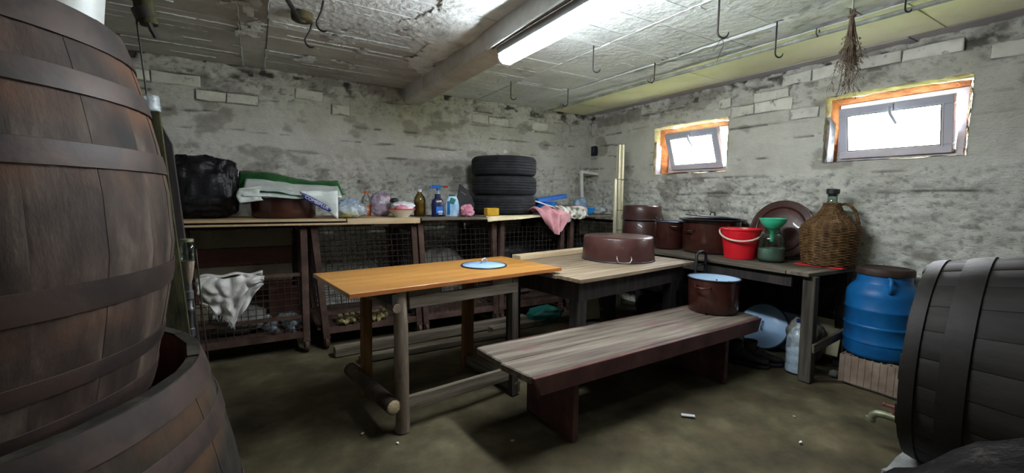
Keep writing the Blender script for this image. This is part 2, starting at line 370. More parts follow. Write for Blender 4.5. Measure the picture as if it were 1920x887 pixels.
MAT['wicker'] = mk('brown_wicker', [(.06, .029, .011), (.135, .07, .027), (.22, .125, .05)], scale=26, rough=.6, bump=.4, bdist=.004, rand=.1)
MAT['cork'] = flat('black_stopper', (.02, .02, .022), .5)
MAT['glass'] = thin_glass('thin_clear_glass', (.93, .96, .955), .12)
MAT['pane'] = thin_glass('window_pane', (.97, .98, .98), .05)
MAT['greenglass'] = thin_glass('greenish_glass', (.62, .74, .66), .10)
MAT['liquid'] = mk('pale_green_liquid', [(.26, .33, .30), (.34, .41, .38)], scale=3, rough=.15, bump=0)
MAT['pet'] = thin_film('bluish_bottle_plastic', (.52, .62, .68), .42, .2)
MAT['pvc'] = mk('white_pvc', [(.60, .62, .68), (.68, .70, .76)], scale=6, rough=.4, bump=.03, bscale=40, bdist=.002)
MAT['pvcgrey'] = mk('dusty_pvc_sash', [(.46, .48, .60), (.53, .55, .67)], scale=6, rough=.45, bump=.03, bscale=40, bdist=.002, dirt=((.30, .30, .34), .6, .7, 9, .5))
MAT['gasket'] = flat('black_gasket', (.03, .025, .03), .6)
MAT['foam'] = mk('aged_orange_foam', [(.17, .05, .012), (.27, .09, .022), (.34, .145, .048)], scale=9, rough=.9, bump=.9, bscale=24, bdist=.02)
MAT['foampale'] = mk('pale_yellow_foam', [(.30, .24, .12), (.39, .33, .20), (.46, .42, .30)], scale=9, rough=.9, bump=.8, bscale=24, bdist=.02)
MAT['plaster_white'] = mk('fresh_white_plaster', [(.50, .52, .58), (.62, .64, .70)], scale=9, rough=.9, bump=.7, bscale=24, bdist=.02)
MAT['blackbag'] = mk('black_bin_bag', [(.006, .006, .007), (.011, .011, .013)], scale=7, rough=.42, bump=.6, bscale=7, bdist=.03, spec=.3)
MAT['greenbag'] = mk('green_printed_film', [(.006, .05, .013), (.012, .095, .022), (.03, .19, .035)], scale=4, rough=.3, bump=.4, bscale=14, bdist=.02)
MAT['whitebag'] = mk('pale_printed_film', [(.40, .47, .43), (.55, .60, .58), (.66, .70, .69)], scale=5, rough=.33, bump=.4, bscale=14, bdist=.02)
MAT['labelblue'] = flat('label_blue', (.02, .025, .20), .4, var=.02)
MAT['labelwhite'] = flat('label_white', (.72, .72, .75), .45, var=.03)
MAT['sack'] = mk('woven_white_sack', [(.40, .39, .36), (.56, .55, .53), (.68, .67, .66)], scale=5, rough=.6, bump=.5, bscale=70, bdist=.004, dirt=((.25, .20, .14), .55, .72, 6, .6))
MAT['greybag'] = mk('grey_sack', [(.09, .085, .075), (.15, .14, .125), (.21, .20, .18)], scale=6, rough=.75, bump=.5, bscale=18, bdist=.02)
MAT['clearfilm'] = thin_film('clear_bag_film', (.55, .62, .66), .42)
MAT['bluefilm'] = thin_film('bluish_bag_film', (.40, .55, .78), .6)
MAT['purplefilm'] = thin_film('mauve_bag_film', (.46, .36, .48), .62)
MAT['yellowish'] = mk('yellowish_contents', [(.36, .32, .12), (.52, .47, .20), (.60, .57, .34)], scale=14, rough=.7, bump=.3)
MAT['orangeliq'] = flat('orange_drink', (.72, .15, .025), .3)
MAT['oil'] = thin_glass('yellow_oil_bottle', (.60, .50, .20), .14)
MAT['oilin'] = mk('cooking_oil', [(.34, .27, .07), (.42, .34, .10)], scale=6, rough=.2, bump=0)
MAT['navy'] = flat('navy_plastic', (.012, .018, .075), .35)
MAT['blueplastic'] = flat('bright_blue_plastic', (.02, .16, .62), .4)
MAT['bluebowl'] = flat('sky_blue_plastic', (.02, .26, .66), .4)
MAT['teal'] = flat('teal_plastic', (.015, .16, .14), .45)
MAT['lightblue'] = mk('light_blue_print', [(.16, .40, .66), (.40, .60, .80), (.58, .68, .86)], scale=14, rough=.4, bump=.1)
MAT['redpl'] = flat('bright_red_plastic', (.55, .03, .03), .4)
MAT['pinkcloth'] = mk('pink_cloth', [(.46, .19, .22), (.60, .28, .32), (.70, .39, .42)], scale=7, rough=.9, bump=.4, bscale=60, bdist=.004)
MAT['pinkrag'] = mk('bright_pink_rag', [(.48, .12, .20), (.62, .26, .35), (.74, .48, .54)], scale=16, rough=.9, bump=.4, bscale=60, bdist=.004)
MAT['pattern'] = mk('mottled_patterned_cloth', [(.13, .15, .11), (.22, .24, .18), (.62, .60, .55), (.68, .64, .60)], scale=17, rough=.9, bump=.3, bscale=60, bdist=.004, detail=1, dist=.6)
MAT['floral'] = mk('pale_pink_patterned_cloth', [(.66, .42, .44), (.70, .56, .56), (.36, .33, .30), (.66, .34, .38)], scale=15, rough=.9, bump=.3, bscale=60, bdist=.004, detail=1, dist=.6)
MAT['ceramic'] = mk('cream_glazed_ceramic', [(.60, .56, .46), (.70, .67, .58)], scale=8, rough=.25, bump=0)
MAT['blackplastic'] = flat('black_plastic', (.010, .011, .015), .45)
MAT['sponge'] = mk('yellow_sponge', [(.50, .28, .02), (.62, .38, .03)], scale=16, rough=.9, bump=.4, bscale=80, bdist=.004)
MAT['paper'] = mk('cream_paper', [(.66, .55, .34), (.76, .66, .45)], scale=5, rough=.85, bump=.1, bscale=20)
MAT['cream'] = mk('cream_painted_lath', [(.46, .43, .29), (.58, .54, .38), (.66, .63, .48)], scale=5, stretch=(4, 4, .4), rough=.65, bump=.15, bdist=.004, rand=.08)
MAT['pvcwhite'] = flat('white_profile', (.80, .82, .80), .4)
MAT['whiteplastic'] = flat('white_plastic', (.62, .66, .64), .4, sss=.1)
MAT['leather'] = mk('black_boot_leather', [(.010, .008, .008), (.022, .017, .016), (.04, .032, .03)], scale=9, rough=.5, bump=.3, bscale=30, bdist=.006)
MAT['card'] = mk('cardboard', [(.15, .125, .085), (.21, .175, .12), (.26, .22, .155)], scale=4, rough=.9, bump=.1, bscale=30)
MAT['beige'] = mk('beige_box_card', [(.30, .275, .19), (.41, .38, .27)], scale=5, rough=.85, bump=.2, bscale=20)
MAT['redbox'] = mk('dull_red_card', [(.085, .034, .022), (.13, .055, .038)], scale=5, rough=.85, bump=.2, bscale=20)
MAT['concrete'] = mk('grey_concrete_block', [(.16, .17, .165), (.25, .26, .255), (.32, .33, .325)], scale=7, rough=.95, bump=.7, bscale=40, bdist=.01)
MAT['stump'] = mk('black_weathered_timber', [(.003, .0025, .0022), (.0065, .0053, .0047), (.014, .012, .0105)], scale=6, rough=.8, bump=.7, bscale=14, bdist=.02, dirt=((.07, .062, .055), .60, .68, 12, .5), spec=.15)
MAT['brass'] = mk('tarnished_brass', [(.12, .12, .075), (.20, .20, .13), (.29, .29, .21)], scale=12, rough=.5, bump=.15, bscale=50, bdist=.002, metal=.6)
MAT['redpaint'] = flat('dull_red_paint', (.16, .045, .04), .55)
MAT['hookiron'] = mk('dark_hook_iron', [(.035, .03, .028), (.07, .062, .058)], scale=14, rough=.5, bump=.1, bscale=60, bdist=.002, metal=.5)
MAT['twig'] = mk('dry_brown_twigs', [(.075, .05, .035), (.16, .115, .08), (.24, .18, .13)], scale=20, rough=.9, bump=.2)
MAT['cord'] = flat('pale_cord', (.48, .48, .46), .8)
MAT['pipe'] = mk('grey_green_pipe', [(.20, .22, .19), (.33, .35, .31), (.50, .52, .48)], scale=7, rough=.65, bump=.3, bscale=40, bdist=.004, dirt=((.10, .10, .08), .58, .68, 9, .7))
MAT['bobbin'] = mk('mossy_wood_disc', [(.03, .028, .015), (.075, .065, .032), (.14, .115, .06)], scale=14, rough=.85, bump=.5, bdist=.008)
MAT['lampbody'] = mk('dusty_lamp_housing', [(.30, .32, .31), (.40, .42, .41)], scale=8, rough=.6, bump=.1, bscale=40, bdist=.003, dirt=((.60, .60, .58), .62, .68, 16, .7))
MAT['corn'] = mk('dry_corn_husk', [(.18, .14, .055), (.27, .225, .095), (.34, .30, .17)], scale=20, rough=.85, bump=.3)
MAT['mattresswall'] = mk('pile_dark', [(.03, .027, .024), (.06, .052, .045)], scale=6, rough=.9, bump=.3)
MAT['grass'] = mk('bright_grass', [(.30, .40, .12), (.40, .48, .17), (.48, .56, .22)], scale=5, rough=.95, bump=.3)
MAT['bluecan'] = mk('pale_blue_sheet', [(.20, .37, .52), (.26, .45, .60), (.34, .52, .66)], scale=4, rough=.4, bump=.05, bscale=20)
MAT['moss'] = mk('mossy_board', [(.014, .014, .006), (.035, .035, .013), (.075, .068, .032)], scale=10, stretch=(3, 3, .7), rough=.85, bump=.4, bdist=.008)
lm = bpy.data.materials.new('fluorescent_glow'); lm.use_nodes = True
lb = lm.node_tree.nodes['Principled BSDF']; lb.inputs['Base Color'].default_value = (.9, .9, .9, 1)
lb.inputs['Emission Color'].default_value = (.90, .97, 1.0, 1); lb.inputs['Emission Strength'].default_value = LAMP_STRENGTH
MAT['tube'] = lm
# ================================================================ STRUCTURE
RX, BY, CZ = 3.78, 4.355, 2.27
X0, Y0 = -1.75, -1.30
rnd = random.Random(7)

fl = MB()
def floor_fn(u, v):
    x = lerp(X0, RX + .02, u); y = lerp(Y0, BY + .02, v)
    return (x, y, 0.0)
NX, NY = 160, 160
gx, gy = np.meshgrid(np.linspace(X0 - .02, RX + .02, NX), np.linspace(Y0 - .02, BY + .02, NY))
gz = -.012 * fbm(gx * 3, gy * 3, 5) + .004 * fbm(gx * 17, gy * 17, 8) - .002
fl.v = [(float(a), float(b), float(c)) for a, b, c in zip(gx.ravel(), gy.ravel(), gz.ravel())]
fl.f = [(j * NX + i, j * NX + i + 1, (j + 1) * NX + i + 1, (j + 1) * NX + i) for j in range(NY - 1) for i in range(NX - 1)]
floor = struct(fl.build('floor', MAT['floor'], smooth=180))

WIN = [(2.434, 3.290, 1.474, 1.978), (0.862, 1.645, 1.503, 1.998)]
def make_wall(name, us, vs, pos, holes, bricks, patch, seed, rough_amt):
    U, V = np.meshgrid(us, vs)
    bands = np.array([-.1, .20, .40, .57, .76, .93, 1.10, 1.27, 1.42, 1.58, 1.72, 1.86, 2.00, 2.14, 2.40])
    Vw = V + .030 * (fbm(U * 1.3, V * .3, seed + 3) - .5) * 2 + .022 * (fbm(U * 7, V * 3, seed + 23, 5) - .5)
    idx = np.clip(np.searchsorted(bands, Vw.ravel()) - 1, 0, len(bands) - 2).reshape(V.shape)
    rg = np.random.RandomState(seed)
    offs = rg.uniform(-.006, .006, len(bands)); rb = np.array(rough_amt + [.8])
    rmask = np.clip(rb[idx] * (.30 + 1.4 * fbm(U * 1.3, V * 2.4, seed + 9)), 0, 1.15)
    d = offs[idx] + .012 * (fbm(U * 1.2, V * 1.2, seed) - .5)
    rid = np.abs(fbm(U * 10, V * 15, seed + 1, 5) - .5) * 2
    lump = fbm(U * 17, V * 26, seed + 19, 5)
    d = d + rmask * (.034 * (rid - .25) + .044 * (lump - .5) + .014 * (fbm(U * 34, V * 34, seed + 2, 3) - .5)) + .005 * (fbm(U * 20, V * 30, seed + 5, 3) - .5)
    pits = sstep(.60, .72, fbm(U * 30, V * 52, seed + 4, 4)) * sstep(.30, .8, rmask)
    d = d - .015 * pits
    edge = np.min(np.abs(Vw[..., None] - bands[None, None, 1:-1]), axis=2)
    seamm = sstep(.47, .62, fbm(U * 2.3, V * 4 + idx * 3.1, seed + 6))
    crack = (1 - sstep(.001, .005 + .020 * fbm(U * 11, V * 11, seed + 7), edge)) * seamm * sstep(.34, .50, fbm(U * 8, V * 8, seed + 8, 4))
    d = d - .014 * crack
    chip = sstep(.64, .70, fbm(U * 3.6, V * 5.4, seed + 11, 6)) * .7
    d = d - .006 * chip
    top = sstep(1.98, 2.26, V)
    chip = np.maximum(chip, top * sstep(.54, .64, fbm(U * 5, V * 9, seed + 12)) * .7)
    soot = np.clip(np.maximum(pits * .5, crack * .85), 0, 1)
    hole = top * sstep(.60, .68, fbm(U * 9, V * 17, seed + 13, 5))
    soot = np.maximum(soot, .95 * hole); d = d - .02 * hole
    for (u0, u1, v0, v1) in patch:
        m = sstep(0, .03, np.minimum(np.minimum(U - u0, u1 - U), np.minimum(V - v0, v1 - V)) + .05 * (fbm(U * 9, V * 9, seed + 15) - .5))
        chip = np.maximum(chip, m * .95); d = d * (1 - m) - .006 * m; soot = soot * (1 - m)
    for (u0, u1, v0, v1) in bricks:
        m = ((U > u0 - .002) & (U < u1 + .002) & (V > v0 - .002) & (V < v1 + .002))
        d = np.where(m, np.minimum(d, .002) - .016, d); soot = np.where(m, .6, soot)
    spk = np.clip(rmask, 0, 1)
    me_v = [pos(float(u), float(v), float(dd)) for u, v, dd in zip(U.ravel(), V.ravel(), d.ravel())]
    nu = len(us); fs = []
    for j in range(len(vs) - 1):
        for i in range(nu - 1):
            uc = (us[i] + us[i + 1]) / 2; vc = (vs[j] + vs[j + 1]) / 2
            if any(h[0] < uc < h[1] and h[2] < vc < h[3] for h in holes): continue
            fs.append((j * nu + i, j * nu + i + 1, (j + 1) * nu + i + 1, (j + 1) * nu + i))
    mb = MB(); mb.v = me_v; mb.f = fs
    o = struct(mb.build(name, MAT['wall'], smooth=180))
    a = o.data.color_attributes.new('wear', 'FLOAT_COLOR', 'POINT')
    buf = np.ones((U.size, 4), np.float32); buf[:, 0] = np.clip(soot, 0, 1).ravel(); buf[:, 1] = np.clip(chip, 0, 1).ravel(); buf[:, 2] = spk.ravel()
    a.data.foreach_set('color', buf.ravel())
    return o
def seq(a, b, step, cuts=()):
    pts = sorted([a, b] + [c for c in cuts if a < c < b]); out = []
    for p, q in zip(pts, pts[1:]):
        out += list(np.linspace(p, q, max(2, int((q - p) / step) + 1)))[:-1]
    return np.array(out + [b])

# bricks whose outlines still show through the whitewash (u0, u1, v0, v1)
def brick_rows(rows, seed):
    r = random.Random(seed); out = []
    for v0, v1, u0, u1, keep in rows:
        u = u0
        while u < u1 - .1:
            w = r.uniform(.19, .31)
            if r.random() < keep: out.append((u, min(u + w, u1), v0 + r.uniform(-.004, .004), v1 + r.uniform(-.006, .004)))
            u += w + r.uniform(.005, .009)
    return out
BB = brick_rows([(2.055, 2.145, -1.1, .80, .55), (1.955, 2.042, -.95, .78, .72), (1.86, 1.942, -.8, -.1, .35), (2.02, 2.11, 1.86, 3.6, .4), (2.12, 2.205, 1.7, 2.7, .35)], 3)
RB = brick_rows([(2.155, 2.235, .2, 2.55, .5), (2.06, 2.142, 1.70, 2.55, .75), (1.965, 2.047, 1.68, 2.42, .7), (1.87, 1.952, 1.70, 2.38, .4), (2.06, 2.142, 0.0, .80, .5)], 11)
wb_o = make_wall('wall_back', seq(X0, RX + .05, .0135), seq(-.03, CZ + .04, .0135), lambda u, v, d: (u, BY - d, v), [], BB, [], 31, [.7, .7, .7, .7, .8, .8, .95, .9, .6, .25, .4, .45, .6, .8])
cuts = []
wr_o = make_wall('wall_right', seq(Y0, BY + .05, .0135, [WIN[0][0], WIN[0][1], WIN[1][0], WIN[1][1]]),
                 seq(-.03, CZ + .04, .0135, [WIN[0][2], WIN[0][3], WIN[1][2], WIN[1][3]]),
                 lambda u, v, d: (RX - d, u, v), WIN, RB, [(3.50, 4.25, 2.085, 2.245), (.93, 1.10, .80, .91)], 57, [.7, .8, .8, .8, .85, .9, .85, .7, .2, .16, .22, .3, .6, .85])
def brick_obj(u0, u1, v0, v1, wall, seed):
    r = random.Random(seed); mb = MB()
    w, h = u1 - u0, v1 - v0; t = r.uniform(.000, .007)
    def j(): return r.uniform(-.008, .008)
    P = [(j(), j()), (w * .5, j()), (w + j(), j()), (w + j(), h + j()), (w * .5, h + j()), (j(), h + j())]
    n = 6; vs = []
    for s, ins in ((-.03, 0), (t - .004, 0), (t, .008)):
        for x, z in P:
            cx, cz = w / 2, h / 2
            x2 = x + (cx - x) * ins / (w / 2); z2 = z + (cz - z) * ins / (h / 2)
            vs.append((u0 + x2, BY - s, v0 + z2) if wall is wb_o else (RX - s, u0 + x2, v0 + z2))
    fs = [tuple(range(12, 18))]
    for a in (0, 6):
        fs += [(a + i, a + (i + 1) % 6, a + 6 + (i + 1) % 6, a + 6 + i) for i in range(6)]
    return mb.add(vs, fs).build('brick', MAT['brick'], wall)
for i, b in enumerate(BB): brick_obj(*b, wb_o, 100 + i)
for i, b in enumerate(RB): brick_obj(*b, wr_o, 300 + i)
MB().box(((X0 + RX) / 2, BY + .12, CZ / 2), (RX - X0 + .6, .1, CZ + .2)).build('wall_core', MAT['concrete'], wb_o)
struct(MB().box((X0 - .05, (Y0 + BY) / 2, CZ / 2), (.1, BY - Y0 + .2, CZ + .1)).build('wall_left', MAT['wall']))
struct(MB().box(((X0 + RX) / 2, Y0 - .05, CZ / 2), (RX - X0 + .2, .1, CZ + .1)).build('wall_front', MAT['wall']))

# ---- ceiling: slab, with the boarded panels and their lime ridges as pieces
ceil = struct(MB().box(((X0 + RX) / 2, (Y0 + BY) / 2, CZ + .06), (RX - X0 + .3, BY - Y0 + .3, .09)).build('ceiling', MAT['ceil_bare']))
cols = [(X0, -.06, 'ceil_bare', .21), (-.055, .095, 'ceil_bare', .60), (.10, 1.31, 'ceil_bare', .215), (1.49, 2.115, 'ceil', .245), (2.125, 2.71, 'ceil', .40), (2.73, 3.025, 'ceil', .62),
        (3.03, 3.645, 'ceil_yellow_lit', .74), (3.65, RX + .02, 'ceil_shade', 1.3)]  # window-lit yellow strip, then the shaded strip at the wall, both as colour
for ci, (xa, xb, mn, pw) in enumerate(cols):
    y = Y0
    while y < BY - .02:
        w = min(pw * rnd.uniform(.9, 1.1), BY - y)
        if BY - (y + w) < .05: w = BY - y
        mb = MB(); z = CZ + rnd.uniform(-.003, .004); t = [rnd.uniform(-.0025, .0025) for _ in range(4)]
        xs = np.linspace(xa + .003, xb - .003, 5)
        vs = []
        for yy, k in ((y + .003, 0), (y + w - .003, 1)):
            for i, x in enumerate(xs): vs.append((x, yy, z + lerp(t[k * 2], t[k * 2 + 1], i / 4) + rnd.uniform(-.001, .001)))
        nb = len(vs)
        fs = [(i, i + 1, 5 + i + 1, 5 + i) for i in range(4)]
        vs += [(a, b, CZ + .03) for a, b, c in vs]
        fs += [(i, nb + i, nb + i + 1, i + 1) for i in range(4)] + [(5 + i, 6 + i, nb + 6 + i, nb + 5 + i) for i in range(4)]
        fs += [(0, 5, nb + 5, nb), (4, nb + 4, nb + 9, 9)]
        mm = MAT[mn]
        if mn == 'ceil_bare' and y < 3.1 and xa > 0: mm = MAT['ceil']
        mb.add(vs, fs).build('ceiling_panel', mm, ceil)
        y += w
rg = MB()
def ridge(p, q, n=26, r=.0045, gap=.35):
    p, q = Vector(p), Vector(q); i = 0
    while i < n:
        m = rnd.randint(2, 7)
        if rnd.random() > gap:
            pts = [p.lerp(q, min(1, (i + k * .5) / n)) + Vector((rnd.uniform(-.003, .003), rnd.uniform(-.003, .003), rnd.uniform(-.001, .002))) for k in range(2 * m + 1)]
            rg.tube(pts, [r * rnd.uniform(.5, 1.25) for _ in pts], 5)
        i += m
for y in [4.2, 3.99, 3.78, 3.57, 3.36, 3.14, 2.93, 2.71, 2.5, 2.28, 2.07, 1.85, 1.6]:
    ridge((.11, y, CZ), (1.0, y + .01, CZ), r=.0052, gap=.28)
    ridge((X0 + .6, y - .02, CZ), (-.07, y, CZ), r=.005, gap=.4)
for y in [4.1, 3.86, 3.62, 3.38, 3.13, 2.88, 2.6, 2.3]: ridge((1.52, y, CZ), (2.1, y, CZ), r=.0035, gap=.25)
for y in [3.9, 3.45, 3.0, 2.55, 2.1, 1.6, 1.1, .6]: ridge((2.14, y, CZ), (2.70, y, CZ), r=.0035, gap=.3)
ridge((2.72, 4.3, CZ), (2.76, 0, CZ), 60, .011, .12); ridge((-.058, 4.35, CZ), (-.058, 1, CZ), 40, .006, .3); ridge((.098, 4.35, CZ), (.098, 1, CZ), 40, .006, .3)
ridge((3.03, 4.3, CZ), (3.03, 0, CZ), 60, .006, .3); ridge((2.12, 4.2, CZ), (2.12, 0, CZ), 60, .006, .35)
tag(rg.build('lime_ridges', MAT['ridge'], ceil, smooth=180), kind='stuff')
# thick flaking limewash patches with their own ragged outline
def flake(x0, x1, y0, y1, seed, thr, name='limewash_patch', m='ceil_white', fade='x', fx=5, fy=3):
    nx, ny = int((x1 - x0) / .018) + 1, int((y1 - y0) / .018) + 1
    gx, gy = np.meshgrid(np.linspace(x0, x1, nx), np.linspace(y0, y1, ny))
    h = fbm(gx * fx, gy * fy, seed, 5); e = np.minimum(np.minimum(gx - x0, (x1 - gx) * 3), np.minimum(gy - y0, y1 - gy))
    h = h + .25 * sstep(0, .28, e) - .25
    keep = h > thr
    z = CZ - .004 - .03 * np.clip(h - thr, 0, .25) - .016 * np.abs(fbm(gx * 22, gy * 22, seed + 4, 4) - .5)
    mb = MB(); mb.v = [(float(a), float(b), float(c)) for a, b, c in zip(gx.ravel(), gy.ravel(), z.ravel())]
    mb.f = [(j * nx + i, (j + 1) * nx + i, (j + 1) * nx + i + 1, j * nx + i + 1) for j in range(ny - 1) for i in range(nx - 1) if keep[j, i] and keep[j + 1, i + 1]]
    o = mb.build(name, MAT[m], ceil, smooth=180)
    return o
flake(.74, 1.31, .2, 3.75, 3, .36); flake(.1, .95, .0, 2.1, 9, .50); flake(-.25, .17, 1.6, 4.1, 14, .60, fx=9, fy=7); flake(1.49, 1.75, .3, 3.4, 17, .44); flake(.1, .8, 2.7, 4.2, 21, .60, fx=8, fy=8)
flake(2.5, 3.02, .3, 3.2, 25, .56)

# ---- concrete beam across the ceiling, slightly uneven
bm_ = MB(); nb = 90
for s in range(nb):
    y = lerp(Y0, BY + .02, s / (nb - 1)); k = s * .37
    w = lambda q: .006 * (float(fbm(np.array(k * .6 + q * 7.), np.array(q * 3.1), 3)) - .5)
    bm_.v += [(1.300 + w(1), y, CZ + .02), (1.303 + w(2), y, 2.150 + w(3)), (1.318 + w(4), y, 2.134 + w(5)), (1.482 + w(6), y, 2.134 + w(5)), (1.497 + w(7), y, 2.152 + w(3)), (1.502 + w(8), y, CZ + .02)]
for s in range(nb - 1):
    for k in range(5): bm_.f.append((s * 6 + k, s * 6 + k + 1, s * 6 + 7 + k, s * 6 + 6 + k))
struct(bm_.build('beam', MAT['beam'], smooth=25))

# ---- windows: foam-lined openings with a tilted plastic sash
def ring(mb, A, B, xa, xb, seed, n=26, m=6, amp=.012):
    """surface between rectangle A (y0,y1,z0,z1) at xa and B at xb, roughened"""
    def per(rc, t):
        y0, y1, z0, z1 = rc; s = (t * 4) % 4; k = int(s); f = s - k
        return [(lerp(y0, y1, f), z0), (y1, lerp(z0, z1, f)), (lerp(y1, y0, f), z1), (y0, lerp(z1, z0, f))][k]
    r = np.random.RandomState(seed)
    N = n * 4
    off = len(mb.v); mb_v = []
    for j in range(m):
        v = j / (m - 1)
        for i in range(N):
            a = per(A, i / N); b = per(B, i / N)
            y = lerp(a[0], b[0], v); z = lerp(a[1], b[1], v); x = lerp(xa, xb, v)
            k = amp * (float(fbm(np.array(i * .45), np.array(j * .7 + seed), seed)) - .45) * 2
            cy, cz = (B[0] + B[1]) / 2, (B[2] + B[3]) / 2
            if 0 < j < m - 1 or (j == 0): y += k * (1 if y < cy else -1) * .7; z += k * (1 if z < cz else -1) * .7
            mb_v.append((x + (r.uniform(-.003, .003) if 0 < j < m - 1 else 0), y, z))
    fs = [(j * N + i, j * N + (i + 1) % N, (j + 1) * N + (i + 1) % N, (j + 1) * N + i) for j in range(m - 1) for i in range(N)]
    mb.add(mb_v, fs)
def rect_frame(mb, y0, y1, z0, z1, w, x0, x1):
    xc, d = (x0 + x1) / 2, x1 - x0
    mb.box((xc, (y0 + y1) / 2, z0 + w / 2), (d, y1 - y0, w)); mb.box((xc, (y0 + y1) / 2, z1 - w / 2), (d, y1 - y0, w))
    mb.box((xc, y0 + w / 2, (z0 + z1) / 2), (d, w, z1 - z0 - 2 * w)); mb.box((xc, y1 - w / 2, (z0 + z1) / 2), (d, w, z1 - z0 - 2 * w))
def make_window(name, op, fr, sash_y, sash_z0, sash_h, tilt, hx):
    root = bpy.data.objects.new(name, None); COL.objects.link(root); struct(root)
    root.location = (RX, (op[0] + op[1]) / 2, op[2])
    ox, oy, oz = root.location
    def B(mb, n, m, par=root, **k):
        mb.v = [(a - ox, b - oy, c - oz) for a, b, c in mb.v] if par is root else mb.v
        return B2(mb, n, m, par, **k)
    def B2(mb, n, m, par, **k): return mb.build(n, m, par, **k)
    mid = tuple(lerp(a, b, .35) for a, b in zip(op, fr))
    mb = MB(); ring(mb, op, mid, RX - .012, RX + .05, 5); B(mb, 'pale_foam_edge', MAT['foampale'], smooth=180)
    mb = MB(); ring(mb, mid, fr, RX + .05, RX + .155, 8, amp=.016); B(mb, 'foam_lining', MAT['foam'], smooth=180)
    # plaster smear on the reveal nearest the room's far end
    mb = MB(); ring(mb, (op[1] - .03, op[1] + .004, op[2] - .004, op[3] - .15), (op[1] - .05, op[1] - .02, op[2] + .01, op[3] - .2), RX - .004, RX + .05, 12, n=8, amp=.008); B(mb, 'plaster_smear', MAT['plaster_white'], smooth=180)
    mb = MB(); rect_frame(mb, fr[0], fr[1], fr[2], fr[3], .042, RX + .145, RX + .21); f = B(mb, 'window_frame', MAT['pvc'], bevel=.003)
    mb = MB(); mb.box((RX + .30, (fr[0] + fr[1]) / 2, fr[2] - .03), (.34, fr[1] - fr[0] + .1, .05)); B(mb, 'outer_sill', MAT['concrete'])
    s = MB(); w = .058; ya, yb = sash_y; L = yb - ya
    rect_frame(s, -L / 2, L / 2, 0, sash_h, w, -.028, .028)
    so = s.build('sash', MAT['pvcgrey'], root, bevel=.004)
    g = MB(); rect_frame(g, -L / 2 + w - .012, L / 2 - w + .012, w - .012, sash_h - w + .012, .013, -.032, -.0285); g.build('glazing_bead', MAT['pvc'], so, bevel=.001)
    g = MB(); rect_frame(g, -L / 2 + w - .003, L / 2 - w + .003, w - .003, sash_h - w + .003, .005, -.034, -.0305); g.build('gasket', MAT['gasket'], so)
    MB().box((0, 0, sash_h / 2), (.006, L - 2 * w + .01, sash_h - 2 * w + .01)).build('pane', MAT['pane'], so)
    h = MB().box((-.036, 0, sash_h - .03), (.016, .028, .045)).tube([(-.045, 0, sash_h - .03), (-.062, 0, sash_h - .034), (-.070, -.010, sash_h - .075), (-.066, -.04, sash_h - .145)], [.009, .011, .0105, .009], 8)
    h.build('handle', MAT['pvcgrey'], so, smooth=40)
    so.location = (hx - ox, (ya + yb) / 2 - oy, sash_z0 - oz); so.rotation_euler = (0, -tilt, 0)
    return root
make_window('window_1', WIN[0], (2.475, 3.215, 1.497, 1.925), (2.545, 3.145), 1.530, .395, math.radians(21), RX + .14)
make_window('window_2', WIN[1], (0.905, 1.612, 1.517, 1.950), (0.950, 1.578), 1.540, .372, math.radians(13), RX + .14)
# outside: grassy bank at window height
struct(MB().grid(lambda u, v: (RX + .25 + 9 * u, -5 + 14 * v, 1.42 + .02 * math.sin(9 * u + 7 * v)), 20, 20).build('ground', MAT['grass'], smooth=180))
core = MB()
for ya, yb, za, zb in [(Y0, WIN[1][0], -.05, CZ + .05), (WIN[1][0], WIN[1][1], -.05, WIN[1][2]), (WIN[1][0], WIN[1][1], WIN[1][3], CZ + .05), (WIN[1][1], WIN[0][0], -.05, CZ + .05),
                       (WIN[0][0], WIN[0][1], -.05, WIN[0][2]), (WIN[0][0], WIN[0][1], WIN[0][3], CZ + .05), (WIN[0][1], BY + .2, -.05, CZ + .05)]:
    core.box((RX + .105, (ya + yb) / 2, (za + zb) / 2), (.13, yb - ya, zb - za))
core.build('wall_core', MAT['concrete'], wr_o)

# ---- pipe under the ceiling, cable on the beam
t = thing('pipe', 'long grey-green pipe running under the ceiling parallel to the windowed wall', 'pipe', (3.03, 1.6, 2.24))
pp = [(lerp(.06, -.03, (y + 3) / 6) + .008 * math.sin(3 * y), y, .004 * math.sin(2 * y)) for y in np.linspace(2.72, -2.85, 36)]
MB().tube(pp, .013, 10).build('tube', MAT['pipe'], t, smooth=60)
for y in (2.4, 1.1, -.2, -1.5):
    MB().tube([(0.018, y, .035), (.02, y, 0), (0, y, -.018), (-.02, y, 0), (-.018, y, .035)], .003, 5).build('strap', MAT['hookiron'], t, smooth=180)
t = thing('cable', 'thin whitewashed cable clipped along the lower edge of the ceiling beam', 'cable', (1.296, 1.5, 2.14))
MB().tube([(-.003 + .003 * math.sin(4 * y), y, .006 * math.sin(2.2 * y + 1)) for y in np.linspace(1.0, -2.7, 46)], .008, 7).build('sheath', MAT['ridge'], t, smooth=180)
MB().tube([(.006, y, -.014 + .004 * math.sin(3 * y)) for y in np.linspace(.95, -2.7, 40)], .0045, 6).build('wire', MAT['wire'], t, smooth=180)

